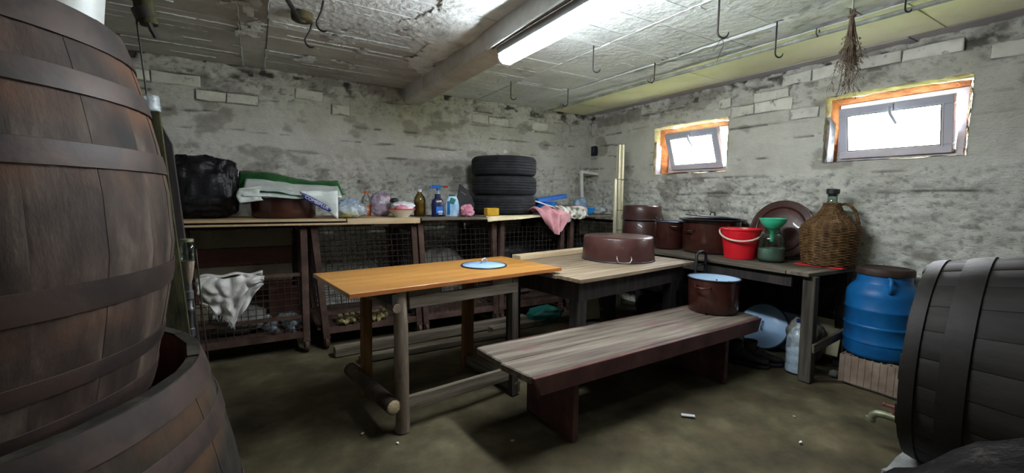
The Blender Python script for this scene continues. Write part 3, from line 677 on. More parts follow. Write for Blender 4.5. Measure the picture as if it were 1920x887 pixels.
# ---- fluorescent lamp under the beam
t = thing('ceiling_lamp', 'long lit fluorescent batten lamp fixed under the ceiling beam', 'lamp', (1.385, 1.78, 2.134))
MB().box((0, 0, -.022), (.125, 1.30, .042)).build('housing', MAT['lampbody'], t, bevel=.004)
pr = [(-.052, -.042), (-.054, -.06), (-.044, -.082), (-.024, -.094), (.024, -.094), (.044, -.082), (.054, -.06), (.052, -.042)]
RYZ = Matrix(((1, 0, 0), (0, 0, -1), (0, 1, 0)))
d = MB().prism(pr, -.635, .635, R=RYZ).build('diffuser', MAT['tube'], t, smooth=50)
for s in (-1, 1): MB().prism([(x * 1.05, z * 1.02) for x, z in pr], -.008, .008, R=RYZ, c=(0, s * .643, 0)).build('end_cap', MAT['pvc'], t, bevel=.002)
# ================================================================ CASKS
def make_staves(root, prof, N, m, thick, rnd_, g=.0005, dep=.0004, name='stave'):
    za, zb = prof[0][0], prof[-1][0]; K = 9
    for i in range(N):
        mb = MB(); a0 = 2 * PI * i / N; wa = 2 * PI / N
        dr = rnd_.uniform(-.0007, .0007); ta = rnd_.uniform(-.004, .004)
        rows = []
        for k in range(K):
            z = lerp(za, zb, k / (K - 1)) + (ta if k == K - 1 else 0); r = interp(prof, z) + dr
            e = g / r * .5
            for q, ro in ((a0 + e, r - dep), (a0 + e + .012, r), (a0 + wa / 2, r + .0006), (a0 + wa - e - .012, r), (a0 + wa - e, r - dep), (a0 + wa - e, r - thick), (a0 + e, r - thick)):
                rows.append((ro * math.cos(q), ro * math.sin(q), z))
        fs = [(k * 7 + j, k * 7 + (j + 1) % 7, (k + 1) * 7 + (j + 1) % 7, (k + 1) * 7 + j) for k in range(K - 1) for j in range(7)]
        fs += [tuple(range(6, -1, -1)), tuple((K - 1) * 7 + j for j in range(7))]
        mb.add(rows, fs).build(name, m, root, smooth=25)
def make_hoop(root, prof, za, zb, m, t=.0035, rivet=None):
    N = 64; ra, rb_ = interp(prof, za), interp(prof, zb)
    h = MB().lathe([(ra + .0005, za), (ra + t, za + .001), ((ra + rb_) / 2 + t + .0015, (za + zb) / 2), (rb_ + t, zb - .001), (rb_ + .0005, zb)], N).build('hoop', m, root, smooth=40)
    if rivet is not None:
        for k in (-.018, .018):
            a = rivet + k; r = (ra + rb_) / 2 + t + .001
            MB().lathe([(.0065, 0), (.0055, .002), (0, .0035)], 8, c=(r * math.cos(a), r * math.sin(a), (za + zb) / 2), R=Matrix.Rotation(a, 3, 'Z') @ Matrix.Rotation(PI / 2, 3, 'Y')).build('rivet', m, h, smooth=60)
def make_head(root, r, z, m, n, t=.022, rz=0, name='head_board'):
    e = np.linspace(-r, r, n + 1)
    for a, b in zip(e, e[1:]):
        pts = []; a2, b2 = a + .0015, b - .0015
        for x in np.linspace(a2, b2, 5): pts.append((x, -math.sqrt(max(0, r * r - x * x))))
        for x in np.linspace(b2, a2, 5): pts.append((x, math.sqrt(max(0, r * r - x * x))))
        q = [p for i, p in enumerate(pts) if (Vector(p) - Vector(pts[i - 1])).length > 1e-4]
        MB().prism(q, z - t / 2, z + t / 2, R=Matrix.Rotation(rz, 3, 'Z')).build(name, m, root)
rs = random.Random(21)
CX_, CY_ = -.70, 1.42
# open tub made from half a cask
tub = thing('tub', 'low open wooden tub with wine-stained inside, the tall cask standing in it', 'tub', (CX_, CY_, 0))
tp = [(0.0, .640), (.12, .650), (.25, .648), (.366, .637), (.50, .615), (.615, .590), (.70, .566), (.757, .549)]
make_staves(tub, tp, 26, MAT['stave2'], .026, rs)
make_hoop(tub, tp, .690, .757, MAT['hoop']); make_hoop(tub, tp, .575, .632, MAT['hoop'])
make_hoop(tub, tp, .30, .36, MAT['hoop']); make_hoop(tub, tp, .03, .09, MAT['hoop'])
ins = MB().lathe([(.520, .565), (.521, .754)], 64).build('stained_lining', MAT['tubinside'], tub, smooth=180)
ins['label'] = 'wine-red stained inner face'
make_head(tub, .565, .553, MAT['tubinside'], 7)
# upright cask standing in the tub
cask = thing('cask', 'tall upright brown oak cask with iron hoops, standing inside the open tub', 'barrel', (CX_, CY_, .566))
base = .566
bp = [(z - base, r) for z, r in [(.566, .408), (.626, .422), (.697, .443), (.847, .474), (.996, .500), (1.10, .507), (1.237, .497), (1.40, .470), (1.52, .441), (1.575, .425)]]
make_staves(cask, bp, 24, MAT['stave'], .026, rs)
for za, zb, rv in [(1.503, 1.575, -.9), (1.392, 1.440, -.55), (1.247, 1.296, -.75), (.965, 1.024, -.5), (.812, .852, -.6), (.695, .757, -.8)]:
    make_hoop(cask, bp, za - base, zb - base, MAT['hoop'])
make_head(cask, .408, 1.545 - base, MAT['stave'], 7); make_head(cask, .395, .60 - base, MAT['stave'], 7)
# bucket on top of the cask
b = thing('bucket', 'pale white plastic bucket standing on top of the tall cask', 'bucket', (-.41, 1.42, 1.557))
MB().lathe([(0, 0), (.10, 0), (.104, .004), (.128, .26), (.134, .262), (.134, .27), (.124, .27), (.100, .008), (0, .008)], 40).build('body', MAT['whiteplastic'], b, smooth=35)
MB().tube([(.135 * math.cos(a), .135 * math.sin(a) * .35 + .05, .262 - .05 * math.sin(a)) for a in np.linspace(0, PI, 16)], .004, 6).build('handle', MAT['whiteplastic'], b, smooth=180)

# lying cask at the right: axis turned towards the middle of the room
phi = math.radians(-6)
ax = Vector((math.sin(phi), math.cos(phi), 0))
lc = thing('cask', 'blackened cask lying on its side with a brass tap', 'barrel', (2.468, .630, .537))
# local z of the cask runs from the tap head (0) away from it (negative)
lc.rotation_euler = Matrix(((-ax.y, 0, ax.x), (ax.x, 0, ax.y), (0, 1, 0))).to_euler()
lp = [(-1.06, .414), (-.98, .430), (-.80, .468), (-.66, .486), (-.53, .492), (-.40, .486), (-.30, .473), (-.177, .451), (-.046, .423), (0, .412)]
make_staves(lc, lp, 26, MAT['stave3'], .026, rs, .0016, .0014)
for za, zb in [(-.050, -.004), (-.182, -.108), (-.86, -.79), (-1.05, -.975)]: make_hoop(lc, lp, za, zb, MAT['hoop3'], t=.006)
make_head(lc, .392, -.035, MAT['stave3'], 7); make_head(lc, .392, -1.03, MAT['stave3'], 7)
tz = Vector((-.10, -.350, -.012))
tap = MB().tube([tz + Vector((0, 0, z)) for z in (-.05, .05)], [.016, .016], 10).tube([tz + Vector((0, .0, z)) for z in (.045, .075)], [.02, .02], 10)
tap.tube([tz + Vector(p) for p in ((0, 0, .07), (0, 0, .135), (0, -.004, .16), (0, -.018, .178), (0, -.038, .184))], [.017, .017, .018, .0175, .016], 10)
tap.tube([tz + Vector(p) for p in ((0, -.034, .184), (0, -.05, .186))], [.021, .021], 10)
tp_o = tap.build('tap', MAT['brass'], lc, smooth=40); tp_o['label'] = 'tarnished brass tap with a red handle'
MB().tube([tz + Vector((0, .012, .10)), tz + Vector((0, .045, .10))], [.009, .007], 8).box(tz + Vector((0, .05, .10)), (.016, .012, .07)).tube([tz + Vector((0, .05, .068)), tz + Vector((0, .053, .055))], .009, 8).tube([tz + Vector((0, .05, .132)), tz + Vector((0, .053, .146))], .009, 8).build('tap_handle', MAT['redpaint'], tp_o, smooth=40, bevel=.002)
# concrete chocks under it and the black timber in front
def rough_block(name, label, cat, loc, rz, size, m, seed, amp=.02, top=None, nseg=7, par=None):
    t = bpy.data.objects
    mb = MB(); bm = bmesh.new(); bmesh.ops.create_cube(bm, size=1); bmesh.ops.subdivide_edges(bm, edges=bm.edges[:], cuts=nseg, use_grid_fill=True)
    from mathutils import noise
    for v in bm.verts:
        p = Vector((v.co.x * size[0], v.co.y * size[1], (v.co.z + .5) * size[2]))
        if top: p.z *= top(p.x / size[0], p.y / size[1])
        nz = noise.noise_vector(p * 7 + Vector((seed, seed * 2, 0))) * amp + noise.noise_vector(p * 21 + Vector((seed, 0, 3))) * amp * .35
        if v.co.z <= -.49: nz.z = 0
        v.co = p + nz
    bm.verts.ensure_lookup_table()
    mb.v = [tuple(v.co) for v in bm.verts]; mb.f = [tuple(v.index for v in f.verts) for f in bm.faces]; bm.free()
    o = mb.build(name, m, par, smooth=50); o.location = loc; o.rotation_euler = (0, 0, rz)
    if label: tag(o, label, cat)
    return o
rough_block('concrete_chock', 'grey concrete chock on the floor under the tap end of the lying cask', 'block', (2.44, .575, -.004), -phi, (.66, .16, .16), MAT['concrete'], 4, .008, top=lambda x, y: .62 + .85 * (abs(x)) ** 1.6)
rough_block('concrete_chock', 'grey concrete chock at the far hidden end of the lying cask', 'block', (2.56, -.33, -.004), -phi, (.66, .16, .16), MAT['concrete'], 9, .008, top=lambda x, y: .62 + .85 * (abs(x)) ** 1.6)
rough_block('timber_offcut', 'black weathered timber slab standing up in front of the lying cask', 'timber', (1.19, .235, -.003), math.radians(-60.5), (.46, .11, .74), MAT['stump'], 15, .022, top=lambda x, y: .905 + .42 * min(.27, x) - .5 * max(0, x - .29) + .010 * math.sin(23 * x), nseg=14)
# ================================================================ TABLES AND BENCH
rf = random.Random(5)
# orange-topped work table
T = thing('table', 'rough timber work table with a smooth orange board top', 'table', (.345, 2.001, 0), math.radians(7.5))
MB().box((.672, .32, .744), (1.345, .64, .022)).build('tabletop', MAT['orange'], T, bevel=.002)
MB().box((.672, -.0012, .744), (1.344, .003, .0195)).build('front_edging', MAT['orange_edge'], T)
def post(p, q, r, n=9, sd=0, sq=1.0):
    r_ = random.Random(sd); K = 8; pts = [Vector(p).lerp(Vector(q), k / K) + Vector((r_.uniform(-.002, .002), r_.uniform(-.002, .002), 0)) for k in range(K + 1)]
    return MB().tube(pts, [r * r_.uniform(.96, 1.04) for _ in pts], n)
post((.268, .040, 0), (.262, .050, .732), .036, 10, 1).build('leg', MAT['log'], T, smooth=50)
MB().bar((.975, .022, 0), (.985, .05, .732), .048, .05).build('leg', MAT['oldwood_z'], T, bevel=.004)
MB().bar((.262, .555, 0), (.268, .545, .732), .058, .05).build('leg', MAT['orangeleg'], T, bevel=.004)
MB().bar((.985, .56, 0), (.985, .55, .732), .085, .035).build('leg', MAT['orangeleg'], T, bevel=.004)
MB().bar((.30, .035, .665), (1.0, .035, .665), .028, .06).build('apron_rail', MAT['oldwood'], T, bevel=.003)
MB().box((.395, .040, .705), (.19, .022, .055)).build('apron_board', MAT['oldwood'], T, bevel=.003)
MB().box((.90, .040, .690), (.16, .022, .085)).build('apron_board', MAT['oldwood'], T, bevel=.003)
MB().bar((.27, .555, .69), (1.0, .555, .69), .025, .07).build('apron_board', MAT['oldwood'], T, bevel=.003)
post((.225, -.004, .655), (.225, .60, .655), .022, 8, 4).build('side_rail', MAT['log'], T, smooth=50)
MB().box((.215, .30, .70), (.026, .60, .05)).build('side_rail', MAT['darkwood'], T)
lg = post((.212, .018, .150), (.205, .66, .135), .040, 11, 6).build('log_rail', MAT['bark'], T, smooth=60)
MB().lathe([(0, .004), (.022, .002), (.037, -.002)], 11, c=(.212, .0175, .150), R=Matrix.Rotation(PI / 2, 3, 'X')).build('sawn_end', MAT['cutwood'], lg)['label'] = 'pale split end of the log'
MB().bar((.29, .046, .135), (1.0, .05, .128), .026, .078).build('stretcher', MAT['oldwood'], T, bevel=.003)
MB().bar((.99, .0, .05), (.99, .60, .06), .05, .07).build('stretcher', MAT['oldwood_y'], T, bevel=.003)
# grey plank table
G = thing('table', 'dark-legged table topped with worn grey planks, beside the orange-topped one', 'table', (1.655, 1.951, 0), math.radians(8.2))
GL, GD = 1.37, .86
ys = [0, .20, .415, .63, .86]
for i, (a, b) in enumerate(zip(ys, ys[1:])):
    mb = MB(); xs = np.linspace(-.015 * (i % 2), GL + rf.uniform(-.01, .01), 9)
    for x in xs:
        w = rf.uniform(-.003, .003) if i == 0 else 0
        for y, z in ((a + .0015 + w, .69), (b - .0015, .69), (b - .0015, .7145), (a + .0015 + w, .7145)): mb.v.append((x, y, z + rf.uniform(-.0008, .0008)))
    for k in range(8):
        for j in range(4): mb.f.append((k * 4 + j, k * 4 + (j + 1) % 4, k * 4 + 4 + (j + 1) % 4, k * 4 + 4 + j))
    mb.f += [(3, 2, 1, 0), (32, 33, 34, 35)]
    mb.build('top_plank', MAT['tablegrey'], G, bevel=.002)
for x, y in ((.10, .11), (1.16, .10), (.10, .76), (1.24, .74)):
    MB().box((x, y, .345), (.085, .075, .69)).build('leg', MAT['darkwood'], G, bevel=.004)
MB().box((.66, .075, .625), (1.22, .024, .13)).build('apron', MAT['darkwood'], G); MB().box((.66, .79, .625), (1.22, .024, .13)).build('apron', MAT['darkwood'], G)
MB().box((.07, .43, .625), (.024, .70, .13)).build('apron', MAT['darkwood'], G)
# long bench
B = thing('bench', 'long low bench of two thick worn planks with maroon painted sides', 'bench', (1.015, 1.528, 0), math.radians(1.9))
def plank(x0, x1, y0, y1, z0, z1, skew0=0, skew1=0, sd=0):
    r = random.Random(sd); mb = MB(); K = 14
    for k in range(K + 1):
        t = k / K
        for y, z, f in ((y0, z0, 0), (y1, z0, 1), (y1, z1, 1), (y0, z1, 0)):
            x = lerp(x0 + skew0 * f, x1 + skew1 * f, t)
            mb.v.append((x, y + r.uniform(-.003, .003), z + r.uniform(-.0015, .0015)))
    for k in range(K):
        for j in range(4): mb.f.append((k * 4 + j, k * 4 + (j + 1) % 4, k * 4 + 4 + (j + 1) % 4, k * 4 + 4 + j))
    mb.f += [(3, 2, 1, 0), tuple(K * 4 + j for j in range(4))]
    return mb
plank(.0, 1.93, 0, .205, .372, .41, -.03, .03, 1).build('seat_plank', MAT['benchtop'], B, bevel=.006)
plank(-.02, 1.96, .214, .445, .374, .41, -.01, -.02, 2).build('seat_plank', MAT['benchtop'], B, bevel=.006)
fa = MB(); P_ = [(.008, .404), (.05, .315), (1.885, .315), (1.925, .404)]
fa.prism(P_, -.012, .012, R=Matrix(((1, 0, 0), (0, 0, -1), (0, 1, 0))), c=(0, -.010, 0)).build('front_apron', MAT['maroon'], B, bevel=.003)
MB().prism(P_, -.012, .012, R=Matrix(((1, 0, 0), (0, 0, -1), (0, 1, 0))), c=(0, .458, 0)).build('rear_apron', MAT['maroon'], B, bevel=.003)
for x in (.300, 1.60): MB().box((x, .222, .186), (.036, .40, .372)).build('leg', MAT['maroon'], B, bevel=.003)
MB().box((.95, .225, .335), (1.28, .03, .07)).build('stretcher', MAT['darkwood'], B)
# corner shelf bench under the windows
K_ = thing('shelf_table', 'rough plank shelf table along the windowed wall, crowded with pots', 'table', (3.11, 1.36, 0))
for i, (x0, x1) in enumerate(((-.035, .19), (.193, .42), (.423, .645))):
    MB().box(((x0 + x1) / 2, 1.085, .7225), (x1 - x0, 1.87, .025)).build('top_plank', MAT['oldwood_y'], K_, bevel=.002)
MB().box((.30, .065, .722), (.66, .155, .027), rz=math.radians(-3)).build('end_plank', MAT['oldwood'], K_, bevel=.003)
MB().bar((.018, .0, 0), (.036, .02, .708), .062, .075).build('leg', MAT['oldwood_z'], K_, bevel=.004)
MB().bar((.535, .01, 0), (.54, .03, .708), .075, .065).build('leg', MAT['darkwood'], K_, bevel=.004)
for y in (1.05, 1.95):
    MB().box((.03, y, .354), (.06, .07, .708)).build('leg', MAT['darkwood'], K_, bevel=.004); MB().box((.55, y, .354), (.06, .07, .708)).build('leg', MAT['darkwood'], K_, bevel=.004)
MB().bar((.0, -.033, .235), (.60, -.03, .29), .022, .06).build('brace', MAT['oldwood'], K_, bevel=.003)
MB().box((.015, 1.05, .665), (.024, 1.85, .085)).build('apron', MAT['darkwood'], K_)
for i in range(4): MB().box((.615, 1.06, .12 + i * .165), (.018, 1.9, .155)).build('added_dark_board', MAT['darkwood'], K_)  # dark boards added so the whitewashed wall behind doesn't look bright

# ================================================================ WIRE-MESH CAGES
def cage(idx, label, xl, xr, lean_l=0., lean_r=0., flap=None, yf=3.54, D=.76, H=1.01, mesh=.046):
    t = thing('wire_cage', label, 'cage', ((xl + xr) / 2, yf, 0), 0, 'wheeled wire cages along the back wall')
    a, b = xl - (xl + xr) / 2, xr - (xl + xr) / 2; z0 = .135
    legs = [((a + lean_l, .02, .09), (a, .02, H)), ((b + lean_r, .02, .09), (b, .02, H)), ((a + lean_l, D, .09), (a, D, H)), ((b + lean_r, D, .09), (b, D, H))]
    for p, q in legs:
        MB().bar(p, q, .048, .048).add(*pyr(Vector(q), .03, .03)).build('post', MAT['rust'], t, bevel=.003)
    def at_(l, z): p, q = legs[l]; k = (z - p[2]) / (q[2] - p[2]); return Vector(p).lerp(Vector(q), k)
    fr = MB()
    for i, j in ((0, 1), (2, 3), (0, 2), (1, 3)): fr.bar(at_(i, z0), at_(j, z0), .04, .045)
    fr.build('base_frame', MAT['rust'], t)
    MB().box((0, D / 2, z0 + .018), (b - a - .02, D - .04, .008)).build('floor_sheet', MAT['rust'], t)
    tr = MB()
    for i, j in ((2, 3), (0, 2), (1, 3)): tr.bar(at_(i, H - .03), at_(j, H - .03), .028, .03)
    tr.build('top_rail', MAT['rust'], t)
    MB().bar(at_(0, .275), at_(1, .275), .022, .026).build('mid_rail', MAT['rust'], t)
    def panel(i, j, zlo, zhi, nm='wire_mesh', off=0):
        mb = MB(); L = (at_(i, .5) - at_(j, .5)).length; n = max(2, int(L / mesh)); r = random.Random(idx * 10 + i)
        nz = max(2, int((zhi - zlo) / mesh))
        for k in range(1, n):
            p, q = at_(i, zlo).lerp(at_(j, zlo), k / n), at_(i, zhi).lerp(at_(j, zhi), k / n); m_ = p.lerp(q, .5) + Vector((r.uniform(-.006, .006), r.uniform(-.01, .01) + off, 0))
            mb.tube([p + Vector((0, off, 0)), m_, q + Vector((0, off, 0))], .0024, 4, cap=False)
        for k in range(nz + 1):
            z = lerp(zlo, zhi, k / nz); mb.tube([at_(i, z) + Vector((0, off + .004, 0)), at_(i, z).lerp(at_(j, z), .5) + Vector((0, r.uniform(-.008, .008) + off, r.uniform(-.004, .004))), at_(j, z) + Vector((0, off + .004, 0))], .0024, 4, cap=False)
        mb.build(nm, MAT['wire'], t)
    if flap: panel(0, 1, z0, .60); MB().bar(at_(0, .60), at_(1, .60), .022, .024).build('flap_rail', MAT['rust'], t)
    else: panel(0, 1, z0, H - .06)
    panel(2, 3, z0, H - .03); panel(0, 2, z0, H - .03); panel(1, 3, z0, H - .03)
    for l in range(4):
        p = at_(l, .09) + Vector(((.0 if l % 2 else .0), -.01, 0))
        w = MB().box((p.x, p.y, .088), (.05, .06, .012)).box((p.x - .020, p.y, .062), (.005, .045, .05)).box((p.x + .020, p.y, .062), (.005, .045, .05)).build('caster', MAT['rust'], t)
        MB().lathe([(0, -.013), (.02, -.014), (.042, -.013), (.045, -.008), (.045, .008), (.042, .013), (.02, .014), (0, .013)], 18, c=(p.x, p.y - .005, .045), R=Matrix.Rotation(PI / 2, 3, 'Y')).build('wheel', MAT['rust'], w, smooth=40)
    return t
def pyr(q, w, h):
    return [q + Vector((-w, -w, 0)), q + Vector((w, -w, 0)), q + Vector((w, w, 0)), q + Vector((-w, w, 0)), q + Vector((0, 0, h))], [(3, 2, 1, 0), (0, 1, 4), (1, 2, 4), (2, 3, 4), (3, 0, 4)]
cage(1, 'rusty wire cage with a half-height flap, hung with a white sack, beside the tall cask', -.50, .295, 0, 0, flap=True, H=.945)
cage(2, 'rusty wire cage behind the left end of the orange table, its near post leaning', .366, 1.142, .072, .045, H=.945)
cage(3, 'rusty wire cage straight behind the orange table, bottles and rag on its shelf', 1.200, 1.920, .05, .03, H=.968)
cage(4, 'rusty wire cage below the stacked tyres, behind the pale plank', 2.01, 2.73, H=.975)
cage(5, 'rusty wire cage in the room corner, with the blue bowl on its shelf', 2.85, 3.55, H=.975)
# shelf boards lying on the cages
def board(name, label, x0, x1, y0, y1, z0, z1, m, rz=0):
    o = MB().box((0, 0, (z1 - z0) / 2), (x1 - x0, y1 - y0, z1 - z0)).build(name, MAT[m], None, bevel=.0015)
    o.location = ((x0 + x1) / 2, (y0 + y1) / 2, z0); o.rotation_euler = (0, 0, rz); return tag(o, label, 'board', 'boards lying on the wire cages')
board('plywood_sheet', 'lower, shorter plywood sheet on the cage below the black bag', -.50, .61, 3.47, 4.12, .9755, .990, 'ply', .006)
for y in (3.6, 4.2): tag(MB().box((.05, y, .9965), (1.1, .05, .012)).build('batten', MAT['oldwood'], None), 'thin batten between the two plywood sheets, ' + ('near the front edge' if y < 4 else 'near the wall'), 'batten')
board('plywood_sheet', 'upper plywood sheet under the black bag and the brown pot', -.50, .585, 3.46, 4.12, 1.003, 1.020, 'ply', -.004)
board('plywood_sheet', 'plywood shelf board under the bowl and the orange bottle', .595, 1.175, 3.47, 4.05, .9755, 1.020, 'ply')
board('shelf_board', 'grey shelf board under the blue bottle and the black panel', 1.185, 1.965, 3.46, 4.05, .9985, 1.020, 'oldwood')
board('shelf_board', 'shelf board carrying the three stacked tyres', 1.98, 2.79, 3.47, 4.30, 1.0055, 1.024, 'oldwood')
board('shelf_board', 'shelf board in the room corner under the blue bowl', 2.80, 3.60, 3.48, 4.28, 1.0055, 1.024, 'oldwood')
# ================================================================ POTS AND KITCHEN THINGS ON THE TABLES
from mathutils import noise as NZ
def wire_handle(mb, a, r, z, w=.05, out=.035, drop=-.035, t=.0035):
    """bent wire handle on a round wall of radius r at angle a; ends at z, loop out and down by drop"""
    def P(s, ro, dz): q = a + s / r; return (math.cos(q) * (r + ro), math.sin(q) * (r + ro), z + dz)
    pts = [P(-w, -.003, 0), P(-w, out * .5, 0), P(-w * .95, out, drop * .45), P(-w * .75, out, drop), P(0, out, drop * 1.1), P(w * .75, out, drop), P(w * .95, out, drop * .45), P(w, out * .5, 0), P(w, -.003, 0)]
    return mb.tube(pts, t, 6)
def loop_handle(mb, a, r, z, w=.045, out=.045, t=.006):
    def P(s, ro, dz): q = a + s / r; return (math.cos(q) * (r + ro), math.sin(q) * (r + ro), z + dz)
    return mb.tube([P(-w, -.004, 0), P(-w, out * .6, 0), P(-w * .7, out, -.004), P(0, out * 1.08, -.006), P(w * .7, out, -.004), P(w, out * .6, 0), P(w, -.004, 0)], t, 8)
def pot(name, label, loc, r, h, outer, inner, hang, kind='loop', inv=False, taper=1.03, hz=.8, cat='pot', hm=None, group=None):
    """enamelled pot: body shell, lining, rolled rim, two handles; inv = standing upside down"""
    t = thing(name, label, cat, loc, 0, group)
    Z = (lambda z: h - z) if inv else (lambda z: z)
    rb = r / taper
    MB().lathe([(0, Z(0)), (rb - .022, Z(0)), (rb - .008, Z(.004)), (rb, Z(.016)), (lerp(rb, r, .5), Z(h * .5)), (r, Z(h - .004))], 56).build('body', outer, t, smooth=50)
    MB().lathe([(0, Z(.006)), (rb - .02, Z(.006)), (rb - .005, Z(.022)), (r - .003, Z(h - .004))], 56).build('lining', inner, t, smooth=50)
    MB().lathe([(r - .004, Z(h - .006)), (r - .004, Z(h)), (r + .001, Z(h + .0)), (r + .005, Z(h - .003)), (r + .004, Z(h - .009)), (r - .001, Z(h - .011))], 56).build('rim', MAT['darkrim'], t, smooth=60)
    for s in (0, PI):
        mb = MB(); z = Z(h * hz)
        if kind == 'loop': loop_handle(mb, hang + s, lerp(rb, r, hz), z)
        else: wire_handle(mb, hang + s, lerp(rb, r, hz), z, drop=-.04)
        mb.build('handle', hm or outer, t, smooth=180)
    return t
def lid(name, label, loc, rot, r, m, rim, knob=True, dome=.018, cat='lid', km=None, cut=None):
    t = thing(name, label, cat, loc); t.rotation_euler = rot
    MB().lathe([(0, dome), (r * .45, dome * .92), (r * .70, dome * .75), (r * .74, dome * .50), (r * .93, dome * .40), (r - .006, .004), (r - .006, .000), (r * .72, dome * .3), (0, dome * .7)], 56).build('plate', m, t, smooth=40)
    MB().lathe([(r - .008, .001), (r, .000), (r + .003, .004), (r, .008), (r - .008, .006)], 56).build('rim', rim, t, smooth=70)
    if knob:
        k = MB().tube([(-.035, 0, dome - .001), (-.033, 0, dome + .018), (-.018, 0, dome + .028), (.018, 0, dome + .028), (.033, 0, dome + .018), (.035, 0, dome - .001)], .005, 7)
        k.build('knob', km or m, t, smooth=180)
    return t
lid('pot_lid', 'light blue enamel lid with a bent wire handle lying on the orange table', (1.262, 2.462, .756), (0, 0, .6), .148, MAT['blueenamel'], MAT['darkrim'], km=MAT['chrome'])
pot('wash_pan', 'wide brown enamel pan upside down on the grey plank table', (2.525, 2.530, .7155), .288, .192, MAT['enamel_dull'], MAT['blueenamel'], math.radians(-126), 'wire', True, 1.04, .72, 'pan', MAT['chrome'])
pot('stock_pot', 'open brown stock pot with pale blue inside, standing on the bench', (2.795, 1.845, .4115), .172, .245, MAT['enamel'], MAT['paleblue'], math.radians(-168), 'loop', False, 1.05, .80)
PW = .7365
pot('stock_pot', 'brown pot upside down under the smaller inverted pan', (3.42, 3.10, PW), .205, .255, MAT['enamel_dull'], MAT['blueenamel'], math.radians(-60), 'loop', True, 1.12, .7)
pot('wash_pan', 'small brown pan upside down on top of another inverted pot', (3.415, 3.10, PW + .256), .195, .150, MAT['enamel_dull'], MAT['blueenamel'], math.radians(-84), 'wire', True, 1.03, .72, 'pan', MAT['steel'])
pot('stock_pot', 'brown pot standing partly hidden behind the big lidded pot', (3.39, 2.735, PW), .130, .262, MAT['enamel'], MAT['blueenamel'], math.radians(240), 'loop', False, 1.04, .85)
pot('stock_pot', 'biggest brown pot, under two black lids, behind the red bucket', (3.525, 2.385, PW), .245, .290, MAT['enamel'], MAT['blueenamel'], math.radians(172), 'loop', False, 1.03, .7)
lid('pot_lid', 'wide flat black lid lying directly on the biggest brown pot', (3.505, 2.365, PW + .292), (0, 0, 0), .278, MAT['darkrim'], MAT['darkrim'], knob=False, dome=.010)
lid('pot_lid', 'black lid with a knob lying tilted on top of the other black lid', (3.52, 2.375, PW + .315), (math.radians(2.5), math.radians(3), 0), .225, MAT['darkrim'], MAT['darkrim'], knob=True, dome=.016)
# big lid leaning on the wall
t = lid('pan_lid', 'big round brown enamel lid leaning upright against the wall behind the funnel', (3.668, 1.858, PW + .236), (0, math.radians(-77), math.radians(4)), .240, MAT['enamel_dull'], MAT['enamel'], knob=False, dome=.02)
MB().lathe([(.175, .013), (.178, .020), (.186, .021), (.190, .013)], 48).build('raised_ring', MAT['enamel'], t, smooth=60)
# bucket
b = thing('bucket', 'red plastic bucket with an ivory handle on the shelf table', 'bucket', (3.365, 2.012, PW))
MB().lathe([(0, 0), (.108, 0), (.112, .003), (.142, .228), (.149, .230), (.150, .243), (.144, .245), (.140, .236), (.108, .008), (0, .008)], 48).build('body', MAT['redplastic'], b, smooth=35)
MB().tube([((.152 + .012 * math.sin(PI * k / 24)) * math.cos(math.radians(121 + 7.5 * k)), (.152 + .012 * math.sin(PI * k / 24)) * math.sin(math.radians(121 + 7.5 * k)), .226 - .075 * math.sin(PI * k / 24)) for k in range(25)], .0075, 8).build('handle', MAT['ivory'], b, smooth=180)
for a in (121, 301): MB().lathe([(0, -.008), (.014, -.008), (.014, .008), (0, .008)], 12, c=(.149 * math.cos(math.radians(a)), .149 * math.sin(math.radians(a)), .226), R=Matrix.Rotation(math.radians(a), 3, 'Z') @ Matrix.Rotation(PI / 2, 3, 'Y')).build('ear', MAT['redplastic'], b, smooth=40)
# glass jar and funnel
j = thing('glass_jar', 'big clear glass jar with pale green liquid, the funnel in its mouth', 'jar', (3.405, 1.785, PW))
jp = [(.0, .002), (.075, .002), (.090, .012), (.0945, .03), (.095, .165), (.088, .195), (.068, .218), (.052, .226), (.050, .250), (.056, .253), (.056, .260), (.050, .262)]
MB().lathe(jp, 40).build('glass', MAT['greenglass'], j, smooth=50)
MB().lathe([(0, .006), (.072, .006), (.086, .016), (.0905, .032), (.0905, .105), (0, .105)], 40).build('liquid', MAT['liquid'], j, smooth=40)
f = thing('funnel', 'green plastic funnel standing in the mouth of the glass jar', 'funnel', (3.405, 1.785, PW + .155))
MB().lathe([(.013, 0), (.017, .075), (.024, .085), (.048, .108), (.070, .128), (.086, .150), (.092, .172), (.096, .174), (.096, .180), (.089, .180), (.083, .152), (.045, .112), (.02, .09), (.013, .075), (.010, 0)], 40).build('cone', MAT['greenplastic'], f, smooth=40)
MB().box((.093, .035, .176), (.02, .02, .004)).build('tab', MAT['greenplastic'], f)
